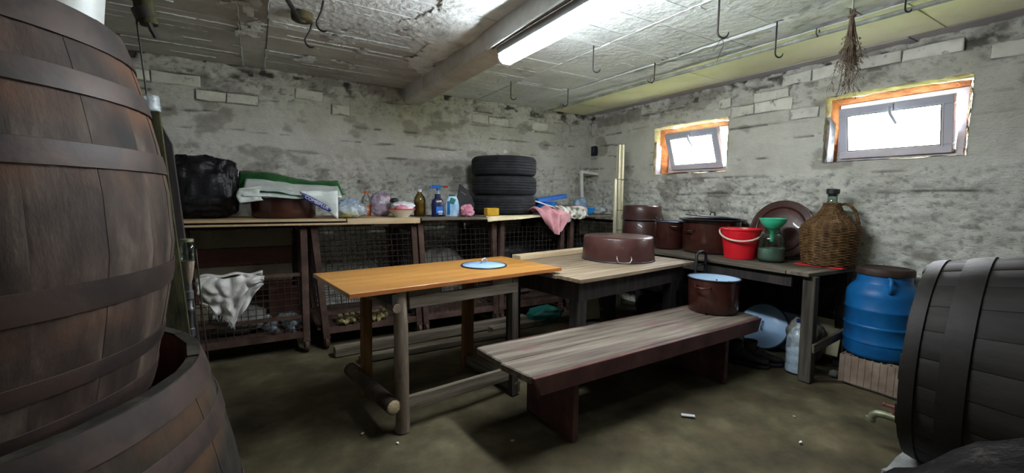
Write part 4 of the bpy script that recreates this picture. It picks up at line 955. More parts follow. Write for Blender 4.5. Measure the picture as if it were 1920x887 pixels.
# wicker demijohn on a red board
tag(MB().box((3.585, 1.49, PW + .005), (.31, .30, .010), rz=.1).build('board', MAT['redpl'], None, bevel=.003), 'thin red plastic board under the wicker demijohn', 'board')
D = thing('demijohn', 'wicker-covered demijohn with a black stopper on the shelf table', 'bottle', (3.575, 1.472, PW + .0105))
dp = [(0, .152), (.02, .158), (.10, .168), (.20, .180), (.25, .184), (.28, .176), (.31, .150), (.335, .120), (.365, .088), (.395, .065), (.425, .052), (.45, .046)]
gp = [(0, .003)] + [(r - .008, z + .004) for z, r in dp[:-1]] + [(.036, .45), (.030, .465), (.030, .50), (.034, .502), (.034, .512), (.028, .514)]
MB().lathe([(0, .004)] + gp[1:], 36).build('glass', MAT['greenglass'], D, smooth=60)
wv = MB(); wz = .008; row = 0
rw = random.Random(8)
while wz < .448:
    r = interp(dp, wz); n = 72; st = 22
    wv.tube([((r + .0035 * math.cos(st * a / 2 + PI * row) + rw.uniform(-.0008, .0008)) * math.cos(a), (r + .0035 * math.cos(st * a / 2 + PI * row)) * math.sin(a), wz + rw.uniform(-.0012, .0012)) for a in (2 * PI * k / n for k in range(n))], .0050 if wz < .26 else .0042, 5, closed=True)
    wz += .0098 if wz < .25 else .0074; row += 1
wv.build('woven_cover', MAT['wicker'], D, smooth=180)['kind'] = 'stuff'
for k in range(22):
    a = 2 * PI * (k + .5) / 22
    MB().tube([(r * math.cos(a), r * math.sin(a), z) for z, r in dp], .0035, 5).build('stake', MAT['wicker'], D, smooth=180)
hd = MB(); hp = [(.045, .43), (.075, .445), (.110, .430), (.140, .395), (.158, .345), (.168, .300)]
ha = math.radians(-52)
for tw in range(2):
    hd.tube([((r + .004 * math.cos(k * 1.3 + PI * tw)) * math.cos(ha + .03 * math.sin(k * 1.3 + PI * tw)), (r + .004 * math.cos(k * 1.3 + PI * tw)) * math.sin(ha + .03 * math.sin(k * 1.3 + PI * tw)), z) for k, (r, z) in enumerate([(lerp(a[0], b[0], q / 4), lerp(a[1], b[1], q / 4)) for a, b in zip(hp, hp[1:]) for q in range(4)] + [hp[-1]])], .0085, 7)
hd.build('handle', MAT['wicker'], D, smooth=180)
MB().lathe([(0, .495), (.026, .495), (.027, .512), (.040, .514), (.041, .545), (.037, .550), (0, .551)], 24).build('stopper', MAT['cork'], D, smooth=40)
# plank lying across the back of the grey table
o = MB().box((0, 0, .02), (1.12, .10, .036)).build('plank', MAT['paleplank'], None, bevel=.002); o.location = (2.28, 2.93, .7145); o.rotation_euler = (0, 0, math.radians(11)); tag(o, 'narrow pale plank lying behind the upside-down pan on the grey table', 'plank')

# ---------------------------------------------------------------- soft shapes
def blob(size, seed, amp=.12, crease=.0, nu=40, nv=26, flat_=.0, p=2.6, knot=0., f=2.2):
    """closed lumpy bag with its base at z = 0"""
    mb = MB(); sx, sy, sz = size
    def se(c, e): return math.copysign(abs(c) ** e, c)
    def fn(u, v):
        a = 2 * PI * u; b = -PI / 2 + PI * v; e = 2 / p
        x = se(math.cos(b), e) * se(math.cos(a), e); y = se(math.cos(b), e) * se(math.sin(a), e); z = se(math.sin(b), e)
        q = Vector((x, y, z)); s = Vector((seed, seed * 1.7, -seed))
        d = NZ.noise(q * f + s) * amp + NZ.noise(q * f * 2.7 + s) * amp * .45
        if crease: d -= crease * (1 - abs(NZ.noise(Vector((q.x * 3.5, q.y * 3.5, q.z * 1.4)) * f * .9 + s))) ** 6 * .8
        q = q * (1 + d)
        if knot and z > .75: q.x *= 1 - (z - .75) * knot; q.y *= 1 - (z - .75) * knot
        return (q.x * sx / 2, q.y * sy / 2, max(0.0, (q.z * .5 + .5) * sz * 1.0 - 0.03 * sz))
    return mb.grid(fn, nu, nv, wrap=True)
def bag(name, label, cat, loc, size, m, seed, rz=0, **k):
    o = blob(size, seed, **k).build(name, MAT[m], None, smooth=180); o.location = loc; o.rotation_euler = (0, 0, rz); return tag(o, label, cat)
SZ = 1.0205
bag('bin_bag', 'full black plastic bag on the cage shelf beside the brown pot', 'bag', (-.335, 3.86, SZ), (.46, .46, .46), 'blackbag', 3.3, .1, amp=.10, crease=.16, nu=72, nv=48, p=3.6)
pot('stock_pot', 'shiny brown pot under the green plastic bag on the cage shelf', (.185, 3.80, SZ), .228, .150, MAT['enamel'], MAT['blueenamel'], math.radians(190), 'loop', False, 1.02, .8)
# green and white printed soil bag draped over the pot
t = thing('plastic_bag', 'empty green and white printed plastic bag spread over the brown pot', 'bag', (.20, 3.80, SZ + .152))
def gfn(u, v):
    x = lerp(-.31, .40, u); y = lerp(-.26, .26, v); n = NZ.noise(Vector((u * 3, v * 2.5, 1.2))) * .022 + NZ.noise(Vector((u * 8, v * 6, 4))) * .010
    return (x, y, .030 + .175 * sstep(.15, .8, v) * (1 - .38 * u) + n + .012 * math.sin(7 * u))
MB().grid(gfn, 40, 20).build('green_sheet', MAT['greenbag'], t, smooth=180, solid=.004)
def wfn(u, v):
    x = lerp(-.285, .365, u); n = NZ.noise(Vector((u * 4, v * 3, 7))) * .014
    y = lerp(-.285, .06, v)
    return (x + .02 * v, y, .012 + .125 * v ** .8 * (1 - .3 * u) + n * .8 - .018 * (1 - v) + .010 * math.sin(6 * u + 1) + .012)
MB().grid(wfn, 40, 16).build('white_sheet', MAT['whitebag'], t, smooth=180, solid=.003)
def rfn(u, v):
    x = -.30 + .05 * math.cos(PI * v - PI / 2); z = -.035 + .10 * v
    return (lerp(-.30, -.16, u) - .02 * math.sin(PI * v), -.287 + .015 * math.sin(PI * v) + .01 * NZ.noise(Vector((u * 5, v * 5, 2))), z + .02 * u)
MB().grid(rfn, 12, 12).build('rolled_edge', MAT['whitebag'], t, smooth=180, solid=.004)
def ffn(u, v):      # corner that hangs down on the right with the blue label
    x = lerp(.075, .335, u); top = .058; bot = lerp(.035, -.155, u ** 1.1)
    return (x, -.292 - .012 * math.sin(PI * v) - .006 * math.sin(9 * u), lerp(bot, top, v) + .004 * math.sin(12 * u + 3 * v))
ff = MB().grid(ffn, 18, 12).build('hanging_corner', MAT['whitebag'], t, smooth=180, solid=.002)
def efn(u, v):
    x = lerp(.085, .285, u); s = lerp(.028, -.088, u); hw = .024 * math.sqrt(max(.02, 1 - (2 * u - 1) ** 4))
    return (x, -.3105 - .003 * math.sin(PI * v), s + (v - .5) * 2 * hw)
MB().grid(efn, 24, 6).build('label', MAT['labelblue'], ff, smooth=180)
fc = bpy.data.curves.new('label_text', 'FONT'); fc.body = 'COMBIPLUS'; fc.size = .034; fc.extrude = .0004; fc.align_x = 'CENTER'; fc.align_y = 'CENTER'
ft = bpy.data.objects.new('label_text', fc); COL.objects.link(ft); bpy.context.view_layer.update()
fm = bpy.data.meshes.new_from_object(ft.evaluated_get(bpy.context.evaluated_depsgraph_get())); bpy.data.objects.remove(ft)
fm.materials.clear(); fm.materials.append(MAT['labelwhite'])
fo = bpy.data.objects.new('label_text', fm); COL.objects.link(fo); fo.parent = ff; fo.location = (.185, -.3155, -.030); fo.rotation_euler = (PI / 2, math.radians(30), 0)

# ---------------------------------------------------------------- things on the cage shelf
bag('plastic_bag', 'crumpled clear plastic bag with yellowish contents on the cage shelf', 'bag', (.645, 3.60, SZ), (.27, .20, .13), 'clearfilm', 5.1, amp=.22, crease=.15, p=2.2)
bag('bundle', 'yellowish bundle inside the crumpled clear bag', 'bundle', (.625, 3.60, SZ + .002), (.17, .13, .06), 'yellowish', 6.1, amp=.2)
bag('plastic_bag', 'bluish crumpled bag on top of the clear bag', 'bag', (.655, 3.72, SZ), (.22, .12, .155), 'bluefilm', 9.4, amp=.25, crease=.2, p=2.2)
def bottle(name, label, loc, prof, m, cap=None, fill=None, lab=None, sy=1., n=28):
    t = thing(name, label, 'bottle', loc)
    MB().lathe(prof, n, sy=sy).build('body', MAT[m], t, smooth=50)
    if fill: z, fm = fill; MB().lathe([(0, .004)] + [(max(0, r - .004), min(zz, z)) for r, zz in prof if zz <= z and r > .01] + [(interp([(b, a) for a, b in prof if a > .001], z) - .004, z), (0, z)], n, sy=sy).build('liquid', MAT[fm], t, smooth=40)
    if cap: cm, r, z0, z1 = cap; MB().lathe([(0, z0), (r, z0), (r * 1.02, z0 + .002), (r, z1 - .002), (0, z1)], 20, sy=min(1, sy * 1.2)).build('cap', MAT[cm], t, smooth=40)
    if lab:
        lm_, z0, z1, k = lab; pr = [(a, b) for b, a in prof if b > .001]
        MB().lathe([(interp(pr, z0) + .0012, z0), (interp(pr, (z0 + z1) / 2) + .0012, (z0 + z1) / 2), (interp(pr, z1) + .0012, z1)], n, sy=sy).build('label', MAT[lm_], t, smooth=50)
    return t
PETP = lambda r, h: [(0, 0), (r * .8, 0), (r, .012), (r, h * .30), (r * .95, h * .36), (r, h * .42), (r, h * .62), (r * .8, h * .76), (r * .42, h * .88), (r * .36, h * .90), (r * .36, h * .97)]
bottle('drink_bottle', 'clear bottle half full of orange drink, behind the clear bag', (.835, 3.92, SZ), PETP(.042, .215), 'glass', ('orangeliq', .018, .200, .222), (.095, 'orangeliq'))
bag('plastic_bag', 'mauve see-through plastic bag between the orange bottle and the bowl', 'bag', (.955, 3.87, SZ), (.19, .15, .225), 'purplefilm', 12.2, amp=.16, crease=.15, knot=1.6, p=2.4)
bw = thing('bowl', 'white bowl with a red rim, heaped with rags, on the cage shelf', 'bowl', (1.072, 3.66, SZ))
MB().lathe([(0, 0), (.06, 0), (.065, .008), (.10, .045), (.117, .070), (.113, .071), (.095, .045), (.06, .012), (0, .01)], 36).build('body', MAT['ceramic'], bw, smooth=50)
MB().lathe([(.1135, .068), (.1175, .066), (.119, .0705), (.117, .0745), (.1135, .073)], 36).build('rim', MAT['redpl'], bw, smooth=70)
bag('rag', 'pale rag heaped in the red-rimmed bowl', 'rag', (1.08, 3.66, SZ + .03), (.19, .17, .105), 'labelwhite', 15.5, amp=.25, crease=.15)
bag('rag', 'pinkish rag tucked at the front of the red-rimmed bowl', 'rag', (1.055, 3.60, SZ + .055), (.11, .07, .05), 'pinkrag', 16.5, amp=.25)
bag('stone', 'dark lump lying on the rag in the bowl', 'stone', (1.03, 3.72, SZ + .118), (.07, .06, .045), 'blackplastic', 17.5, amp=.2)
bottle('oil_bottle', 'yellow cooking oil bottle beside the red-rimmed bowl', (1.262, 3.74, SZ), PETP(.052, .235), 'oil', ('labelwhite', .019, .222, .244), (.13, 'oilin'))
bl = bottle('motor_oil_bottle', 'navy blue plastic bottle with a printed label on the cage shelf', (1.402, 3.66, SZ), [(0, 0), (.050, 0), (.056, .008), (.056, .12), (.050, .15), (.030, .165), (.024, .170)], 'navy', ('navy', .027, .168, .205), sy=.6)
MB().box((.004, -.0365, .060), (.062, .004, .062)).build('label', MAT['blueplastic'], bl, bevel=.001)
MB().box((.012, -.0392, .045), (.045, .002, .016)).box((.012, -.0392, .024), (.036, .002, .008)).build('label_print', MAT['labelwhite'], bl)
MB().box((.000, -.0335, .138), (.05, .006, .012), R=Matrix.Rotation(-.15, 3, 'Y')).build('label_stripe', MAT['paper'], bl)
sp_ = thing('spray_bottle', 'clear spray bottle with a blue trigger head and red nozzle', 'bottle', (1.50, 3.90, SZ))
MB().lathe([(0, 0), (.040, 0), (.045, .008), (.045, .12), (.030, .17), (.016, .20), (.016, .245)], 28).build('body', MAT['pet'], sp_, smooth=50)
MB().box((-.02, 0, .275), (.085, .026, .030)).box((-.066, 0, .266), (.04, .022, .022)).lathe([(0, .24), (.02, .24), (.018, .262), (0, .262)], 16).build('spray_head', MAT['blueplastic'], sp_, bevel=.004, smooth=40)
MB().tube([(.02, 0, .277), (.06, 0, .278)], .005, 8).build('nozzle_pipe', MAT['teal'], sp_, smooth=50); MB().box((.078, 0, .278), (.038, .022, .022)).build('nozzle', MAT['redpl'], sp_, bevel=.004)
pk = thing('detergent_pack', 'light blue and teal detergent pack with a handle hole on the cage shelf', 'bottle', (1.560, 3.70, SZ))
MB().lathe([(0, 0), (.068, 0), (.072, .01), (.070, .10), (.058, .15), (.040, .185), (0, .19)], 24, sy=.5).build('body', MAT['lightblue'], pk, smooth=50)
MB().lathe([(0, .186), (.03, .184), (.032, .20), (0, .203)], 20, sy=.7).build('cap', MAT['teal'], pk, smooth=40)
MB().box((-.046, -.030, .08), (.022, .012, .12)).build('label', MAT['drumblue'], pk, bevel=.002); MB().box((-.010, -.028, .140), (.05, .012, .055), R=Matrix.Rotation(.4, 3, 'Y')).build('label_patch', MAT['teal'], pk, bevel=.002)
bag('rag', 'crumpled bright pink rag in front of the black panel', 'rag', (1.655, 3.58, SZ), (.13, .10, .115), 'pinkrag', 18.8, amp=.25, crease=.2)
t = thing('dustpan', 'black plastic panel with a slot, propped up beside the tyres', 'dustpan', (1.755, 3.80, SZ))
t.rotation_euler = (math.radians(-8), 0, 0)
pts = [(-.11, 0), (.085, 0), (.085, .11), (.065, .18), (.02, .25), (-.055, .31), (-.062, .30), (-.085, .20), (-.115, .10)]
MB().prism(pts, -.006, .006, R=Matrix(((1, 0, 0), (0, 0, -1), (0, 1, 0)))).build('panel', MAT['blackplastic'], t, bevel=.002)
MB().box((-.025, -.007, .215), (.06, .003, .012), R=Matrix.Rotation(.55, 3, 'Y')).build('slot', MAT['steel'], t)
# tyres
ty = thing('tyre', 'worn black tyre at the bottom of the stack of three', 'tyre', (2.262, 3.965, 1.0245), 0, 'tyres stacked on the cage shelf')
RT, HT = .342, .198
tp2 = [(.215, .030), (.225, .016), (.245, .008), (.290, .002), (.315, .006), (.333, .022), (.340, .045)]
tread = []
for k, z in enumerate(np.linspace(.045, HT - .045, 17)):
    tread.append((RT - (.006 if k % 4 == 0 else 0), z))
full = tp2[:-1] + [(RT, .0449)] + tread + [(RT, HT - .0449)] + [(r, HT - z) for r, z in tp2[::-1][1:]]
MB().lathe(full, 72).build('carcass', MAT['rubber'], ty, smooth=35)
MB().lathe([(.215, .030), (.222, .05), (.290, .035), (.322, .06), (.322, HT - .06), (.290, HT - .035), (.222, HT - .05), (.215, HT - .030)], 48).build('inner_liner', MAT['rubber'], ty, smooth=60)
for z in (.0, HT):
    s = 1 if z else -1
    MB().lathe([(.262, z - s * .006 + (0)), (.264, z - s * .0025), (.270, z - s * .0020), (.272, z - s * .004)], 56).build('sidewall_ring', MAT['rubber'], ty, smooth=60)
dup(ty, (2.268, 3.968, 1.0245 + HT + .001), .7, 'worn black tyre in the middle of the stack of three')
dup(ty, (2.258, 3.962, 1.0245 + 2 * HT + .002), 1.9, 'worn black tyre on top of the stack of three')
# sponge, paper, cloths, blue things
tag(MB().box((1.868, 3.50, SZ + .0465), (.125, .075, .072)).build('sponge', MAT['sponge'], None, bevel=.008, seg=2), 'yellow sponge block lying at the front edge by the tyres', 'sponge')
def paper(u, v):
    x = lerp(1.80, 2.44, u); y = lerp(3.452, 3.62, v) - .006 * math.sin(5 * u)
    return (x, y - (.012 if v < .15 else 0), 1.0285 + .002 * math.sin(9 * u) - (.05 * (1 - u * .8) * (1 - v / .15) if v < .15 else 0))
tag(MB().grid(paper, 24, 20).build('paper_sheet', MAT['paper'], None, smooth=60, solid=.002), 'cream paper sheet folded over the shelf edge under the sponge', 'paper')
def cloth(u, v):
    s = v * .60                       # arc length from the back of the shelf over the edge
    w = lerp(.36, .17, min(1, max(0, (s - .20) / .38)) ** 1.5); x = 2.535 + (u - .5) * w + .03 * v
    fold = .016 * math.sin(u * 17 + v * 2) + .012 * math.sin(u * 7 - v * 5)
    if s < .22: return (x, 3.66 - s, 1.055 + .05 * math.sin(PI * s / .22) + fold * .8)
    q = s - .22; return (x, 3.43 - .02 * math.sin(min(1, q * 6) * PI / 2) + fold, 1.045 - q * (.30 + .24 * math.sin(PI * (u * .9 + .05)) ** .8))
tag(MB().grid(cloth, 44, 36).build('cloth', MAT['pinkcloth'], None, smooth=180, solid=.004), 'pink cloth hanging over the shelf edge right of the tyres', 'cloth')
def cloth2(u, v):
    x = lerp(2.62, 3.00, u); y = lerp(3.455, 3.70, v)
    z = 1.038 + .075 * math.sin(PI * min(1, v * 1.1)) * (1 - .4 * u) + .018 * math.sin(u * 15 + v * 6) + .01 * math.sin(u * 31)
    return (x, y - .02 * math.sin(u * 9), max(1.03, z) - (.10 * (1 - v / .15) * (1 - u * .8) if v < .15 else 0))
tag(MB().grid(cloth2, 44, 26).build('cloth', MAT['pattern'], None, smooth=180, solid=.005), 'green, black and white patterned cloth bunched beside the pink cloth', 'cloth')
bag('cloth', 'pale pink patterned cloth bundled between the patterned cloth and blue bowl', 'cloth', (2.975, 3.62, 1.0245), (.22, .20, .10), 'floral', 22.2, amp=.22, crease=.12)
t = thing('crate', 'bright blue plastic tub with a tilted lid behind the cloths', 'crate', (2.79, 3.93, 1.0245))
MB().lathe([(0, 0), (.10, 0), (.105, .005), (.120, .135), (.116, .135), (.10, .008), (0, .008)], 32).build('tub', MAT['blueplastic'], t, smooth=40)
MB().box((.04, -.02, .175), (.40, .11, .045), R=Matrix.Rotation(math.radians(-8), 3, 'Y')).build('lid', MAT['blueplastic'], t, bevel=.006)
tag(MB().bar((2.42, 3.60, 1.17), (2.78, 3.53, 1.065), .016, .012).build('stick', MAT['pvcwhite'], None, bevel=.002), 'thin white plastic stick leaning across the cloths', 'stick')
b = thing('bowl', 'small sky blue plastic bowl at the corner end of the cage shelf', 'bowl', (3.195, 3.74, 1.0245))
MB().lathe([(0, 0), (.085, 0), (.092, .005), (.112, .070), (.118, .072), (.118, .077), (.108, .077), (.088, .009), (0, .008)], 40).build('body', MAT['bluebowl'], b, smooth=40)
bag('plastic_bag', 'crumpled clear bag at the room corner behind the blue bowl', 'bag', (3.42, 3.80, 1.0245), (.28, .22, .10), 'clearfilm', 25.2, amp=.25, crease=.2, p=2.2)
bag('plastic_bag', 'bluish clear bag standing by the white frame in the corner', 'bag', (3.36, 4.02, 1.0245), (.20, .15, .20), 'bluefilm', 27.2, amp=.2, crease=.2, p=2.2, knot=1.)
fr_ = thing('window_sash', 'empty white plastic frame leaning in the room corner', 'frame', (3.50, 4.12, 1.0245)); fr_.rotation_euler = (math.radians(-9), math.radians(4), 0)
for p, q in (((-.02, 0, 0), (-.02, 0, .50)), ((.30, 0, 0), (.30, 0, .50))): MB().bar(p, q, .034, .03).build('stile', MAT['pvcwhite'], fr_, bevel=.003)
MB().bar((-.036, 0, .516), (.316, 0, .516), .03, .032).build('top_rail', MAT['pvcwhite'], fr_, bevel=.003); MB().bar((-.002, 0, .016), (.282, 0, .016), .03, .032).build('bottom_rail', MAT['pvcwhite'], fr_, bevel=.003)
# bundle of cream laths
t = thing('lath_bundle', 'tall bundle of cream laths tied with wire, upright near the room corner', 'laths', (3.465, 3.465, 0))
for i, (x, y, h, lean) in enumerate(((-.025, 0, 1.80, .006), (.012, .012, 1.79, -.006), (.034, -.006, 1.80, -.008), (-.008, .034, 1.77, 0))):
    MB().bar((x, y, 0), (x + lean, y + .02, h), .026, .02).build('lath', MAT['cream'], t, bevel=.002)
for z in (.86, 1.08, 1.42): MB().tube([(.05 * math.cos(a) + .004, .034 * math.sin(a) + .014 + .018 * z / 1.8 - .006, z) for a in (2 * PI * k / 14 for k in range(14))], .003, 5, closed=True).build('wire_tie', MAT['wire'], t, smooth=180)
tag(MB().bar((3.385, 3.43, 0), (3.352, 3.435, 1.42), .034, .02).build('lath', MAT['cream'], None, bevel=.002), 'shorter cream lath leaning left of the tied bundle', 'lath')
# ================================================================ BLUE DRUM ON A HOLLOW BLOCK
t = thing('hollow_block', 'clay hollow block on the floor carrying the blue drum', 'block', (3.495, 1.095, 0), math.radians(3))
bs = MB(); LX, LY, HB = .30, .34, .188
NXc, NYc = 6, 8; wl = .008
xs = [-LX / 2 + i * (LX - wl) / NXc for i in range(NXc + 1)]; ysb = [-LY / 2 + i * (LY - wl) / NYc for i in range(NYc + 1)]
for x in xs: bs.box((x + wl / 2, 0, HB / 2), (wl, LY, HB))
for y in ysb: bs.box((0, y + wl / 2, HB / 2 - .0004), (LX - .0008, wl, HB - .0008))
bs.build('webs', MAT['block'], t)
MB().box((0, 0, .02), (LX - .012, LY - .012, .03)).build('core', MAT['block'], t)
fs_ = MB()
for k in range(9): fs_.box((-LX / 2 - .001, -LY / 2 + .022 + k * (LY - .044) / 8, HB / 2), (.004, .014, HB - .004))
fs_.build('keyed_face', MAT['block'], t)
d = thing('drum', 'blue plastic drum with a dark screw lid standing on the hollow block', 'drum', (3.532, 1.122, .189))
DP = [(0, 0), (.160, 0), (.176, .008), (.186, .03), (.188, .10), (.192, .104), (.192, .112), (.188, .118), (.190, .20), (.195, .206), (.195, .216), (.190, .222), (.192, .31), (.196, .316), (.196, .326), (.192, .332), (.193, .405), (.190, .430), (.172, .462), (.150, .485), (.142, .500), (.140, .545), (0, .545)]
MB().lathe(DP, 64).build('body', MAT['drumblue'], d, smooth=40)
MB().lathe([(0, .545), (.141, .543), (.150, .545), (.152, .552), (.150, .580), (.144, .588), (.120, .590), (.118, .583), (0, .581)], 64).build('lid', MAT['drumlid'], d, smooth=35)
for a in (208, 28):
    ca, sa = math.cos(math.radians(a)), math.sin(math.radians(a))
    def hp_(r, s, z): return (r * ca - s * sa, r * sa + s * ca, z)
    MB().tube([hp_(.172, 0, .445), hp_(.192, 0, .455), hp_(.195, 0, .485), hp_(.190, 0, .520), hp_(.172, 0, .532), hp_(.138, 0, .532)], .012, 8).build('handle', MAT['drumblue'], d, smooth=60)
bag('stone', 'small grey stone lying on the floor beside the hollow block', 'stone', (3.385, 1.300, 0), (.06, .05, .045), 'concrete', 3.1, amp=.2)

# ================================================================ UNDER THE SHELF TABLE
lid('pan_lid', 'light blue round lid leaning under the shelf table, dark rimmed', (3.53, 1.87, .185), (0, math.radians(-73), math.radians(8)), .185, MAT['blueenamel'], MAT['darkrim'], knob=True, dome=.02, km=MAT['steel'])
tag(MB().box((3.655, 1.78, .155), (.012, .52, .30), R=Matrix.Rotation(math.radians(8), 3, 'Y')).build('sheet_panel', MAT['bluecan'], None, bevel=.003), 'pale blue sheet panel leaning behind the round blue lid', 'panel')
wbp = [(0, 0), (.060, 0), (.074, .010), (.074, .05), (.071, .06), (.074, .07), (.074, .12), (.071, .13), (.074, .14), (.074, .24), (.066, .275), (.04, .315), (.022, .335), (.020, .36)]
bottle('water_jug', 'big bluish clear plastic bottle behind the front post of the shelf table', (3.245, 1.470, 0), wbp, 'pet', ('navy', .023, .358, .380), (.16, 'paleblue'))
bag('sack', 'slumped grey sack between the posts of the shelf table', 'sack', (3.50, 1.545, 0), (.26, .22, .36), 'greybag', 31.3, amp=.14, crease=.1, knot=.8)
tag(MB().box((3.60, 1.46, .21), (.012, .20, .26), R=Matrix.Rotation(math.radians(12), 3, 'Y')).build('board', MAT['beige'], None, bevel=.002), 'pale board scrap standing behind the grey sack', 'board')
# boots lying on the floor
def boot(label, loc, rz, lay=0):
    t = thing('boot', label, 'boot', loc, rz, None)
    mb = MB(); secs = [(-.125, .026, .036, .0), (-.11, .040, .050, .0), (-.06, .042, .085, .0), (-.01, .043, .100, .0), (.03, .045, .078, .0), (.08, .050, .060, .0), (.125, .046, .050, .0), (.155, .028, .036, .0)]
    n = 14; vs = []
    for x, w, h, z in secs:
        for k in range(n):
            a = 2 * PI * k / n; vs.append((x, w * math.cos(a), .018 + h / 2 + h / 2 * math.sin(a) * (1 if math.sin(a) > 0 else .92)))
    fs = [(i * n + k, i * n + (k + 1) % n, (i + 1) * n + (k + 1) % n, (i + 1) * n + k) for i in range(len(secs) - 1) for k in range(n)] + [tuple(range(n - 1, -1, -1)), tuple((len(secs) - 1) * n + k for k in range(n))]
    mb.add(vs, fs).build('upper', MAT['leather'], t, smooth=60)
    MB().lathe([(.040, .075), (.046, .10), (.045, .14), (.050, .165), (.046, .167), (.040, .14), (.040, .10)], 18, c=(-.062, 0, 0)).build('shaft', MAT['leather'], t, smooth=60)
    MB().prism([(-.13, -.03), (-.10, -.042), (.02, -.040), (.09, -.052), (.15, -.034), (.165, 0), (.15, .034), (.09, .052), (.02, .040), (-.10, .042), (-.13, .03)], 0, .020).build('sole', MAT['rubber'], t, bevel=.003)
    lc_ = MB()
    for k in range(4): lc_.tube([(-.012 + k * .02, -.03, .108 - k * .011), (-.004 + k * .02, 0, .124 - k * .012), (-.012 + k * .02, .03, .108 - k * .011)], .003, 5)
    lc_.build('laces', MAT['rubber'], t, smooth=180)
    return t
boot('dark boot nearer the bench end, one of a pair on the floor', (3.065, 1.745, 0), math.radians(-62))
boot('dark boot nearer the blue lid, one of a pair on the floor', (3.175, 1.700, 0), math.radians(-48))
tag(MB().bar((3.26, 1.93, .10), (3.36, 1.56, .012), .022, .02).build('stick', MAT['moss'], None, bevel=.002), 'thin mossy stick leaning by the boots and blue lid', 'stick')
cd = [(3.18, 1.33, .006), (3.27, 1.27, .006), (3.33, 1.225, .006), (3.325, 1.15, .006), (3.33, 1.05, .006), (3.322, .97, .006), (3.30, .86, .006), (3.20, .74, .006)]
tag(MB().tube(cd, .005, 6).build('cord', MAT['wire'], None, smooth=180), 'dark cord lying on the floor along the hollow block', 'cord')

# folding trolley and clutter between the tables
t = thing('hand_trolley', 'black tubular trolley handle sticking up between the grey table and the shelf table', 'trolley', (2.97, 2.093, 0))
MB().tube([(-.055, -.01, .02), (-.055, -.01, .60), (-.052, -.01, .775), (-.040, -.01, .792), (-.02, -.01, .800), (.03, -.01, .800), (.055, -.01, .790), (.064, -.01, .770), (.066, -.01, .60), (.066, -.01, .02)], .0115, 10).build('handle_frame', MAT['blackplastic'], t, smooth=180)
MB().tube([(-.055, -.01, .70), (.066, -.01, .70)], .008, 8).tube([(-.055, -.01, .30), (.066, -.01, .30)], .008, 8).build('cross_bar', MAT['blackplastic'], t, smooth=180)
for s in (-.075, .086): MB().lathe([(0, -.012), (.04, -.012), (.045, 0), (.04, .012), (0, .012)], 18, c=(s, .0, .045), R=Matrix.Rotation(PI / 2, 3, 'Y')).build('wheel', MAT['rubber'], t, smooth=40)
bag('bag', 'dark stuffed bag on the floor under the right end of the grey table', 'bag', (2.865, 2.395, 0), (.36, .30, .46), 'blackbag', 41.2, amp=.14, crease=.1)
bag('bag', 'grey checked bag on top of the dark stuffed bag', 'bag', (2.885, 2.375, .435), (.30, .24, .20), 'greybag', 43.2, amp=.18, crease=.15)
bag('rag', 'yellowish rag poking out behind the grey checked bag', 'rag', (2.90, 2.55, .435), (.22, .14, .22), 'yellowish', 45.2, amp=.2)

# ================================================================ UNDER THE GREY TABLE
def carton(name, label, loc, size, rz, m, tilt=(0, 0), flaps=True, cat='box'):
    t = thing(name, label, cat, loc); t.rotation_euler = (tilt[0], tilt[1], rz)
    x, y, z = size; w = .004
    MB().box((0, -y / 2, z / 2), (x, w, z)).box((0, y / 2, z / 2), (x, w, z)).box((-x / 2, 0, z / 2), (w, y, z)).box((x / 2, 0, z / 2), (w, y, z)).box((0, 0, w / 2), (x, y, w)).build('walls', MAT[m], t)
    if flaps:
        MB().box((0, -y / 2 - .028, z + .010), (x - .01, .065, w), R=Matrix.Rotation(-.4, 3, 'X')).build('flap', MAT[m], t)
        MB().box((x / 2 + .024, 0, z + .006), (.055, y - .01, w), R=Matrix.Rotation(.3, 3, 'Y')).build('flap', MAT[m], t)
    return t
carton('carton', 'tilted beige carton on the floor far under the grey table', (2.845, 3.235, .012), (.20, .20, .20), math.radians(-28), 'beige', (0, math.radians(-7)), False)
MBx = MB().box((0, 0, .202), (.206, .206, .004)).build('top_sheet', MAT['beige'], bpy.data.objects['carton'])
carton('carton', 'long low cardboard carton under the right end of the grey table', (3.04, 2.86, 0), (.46, .20, .15), math.radians(-38), 'card')
tag(MB().box((3.09, 2.78, .163), (.24, .11, .018), rz=math.radians(-38)).build('tile', MAT['concrete'], None, bevel=.002), 'grey flat tile lying across the long low carton', 'tile')
bag('rag', 'pale rag on the floor in front of the long low carton', 'rag', (2.78, 2.74, 0), (.24, .12, .07), 'beige', 51.2, amp=.25)
lid('pot_lid', 'white enamel lid on the floor by the tilted beige carton', (2.74, 3.00, .000), (0, 0, 0), .10, MAT['paleblue'], MAT['darkrim'], knob=False, dome=.014)
bag('bag', 'teal plastic bag on the floor behind the orange table, by the cage', 'bag', (2.37, 3.32, 0), (.34, .22, .16), 'teal', 53.1, amp=.2, crease=.1)
for i, (x0, y0, x1, y1, w, h, lb) in enumerate(((.46, 3.335, 2.20, 3.42, .085, .07, 'thick grey timber on the floor in front of the cage wheels'), (.60, 3.13, 1.95, 3.135, .075, .045, 'thin grey timber on the floor under the orange table'), (1.75, 3.27, 3.25, 3.30, .09, .05, 'grey timber on the floor behind the grey table'))):
    tag(MB().bar((x0, y0, h / 2), (x1, y1, h / 2), w, h).build('timber', MAT['oldwood'], None, bevel=.004), lb, 'timber')

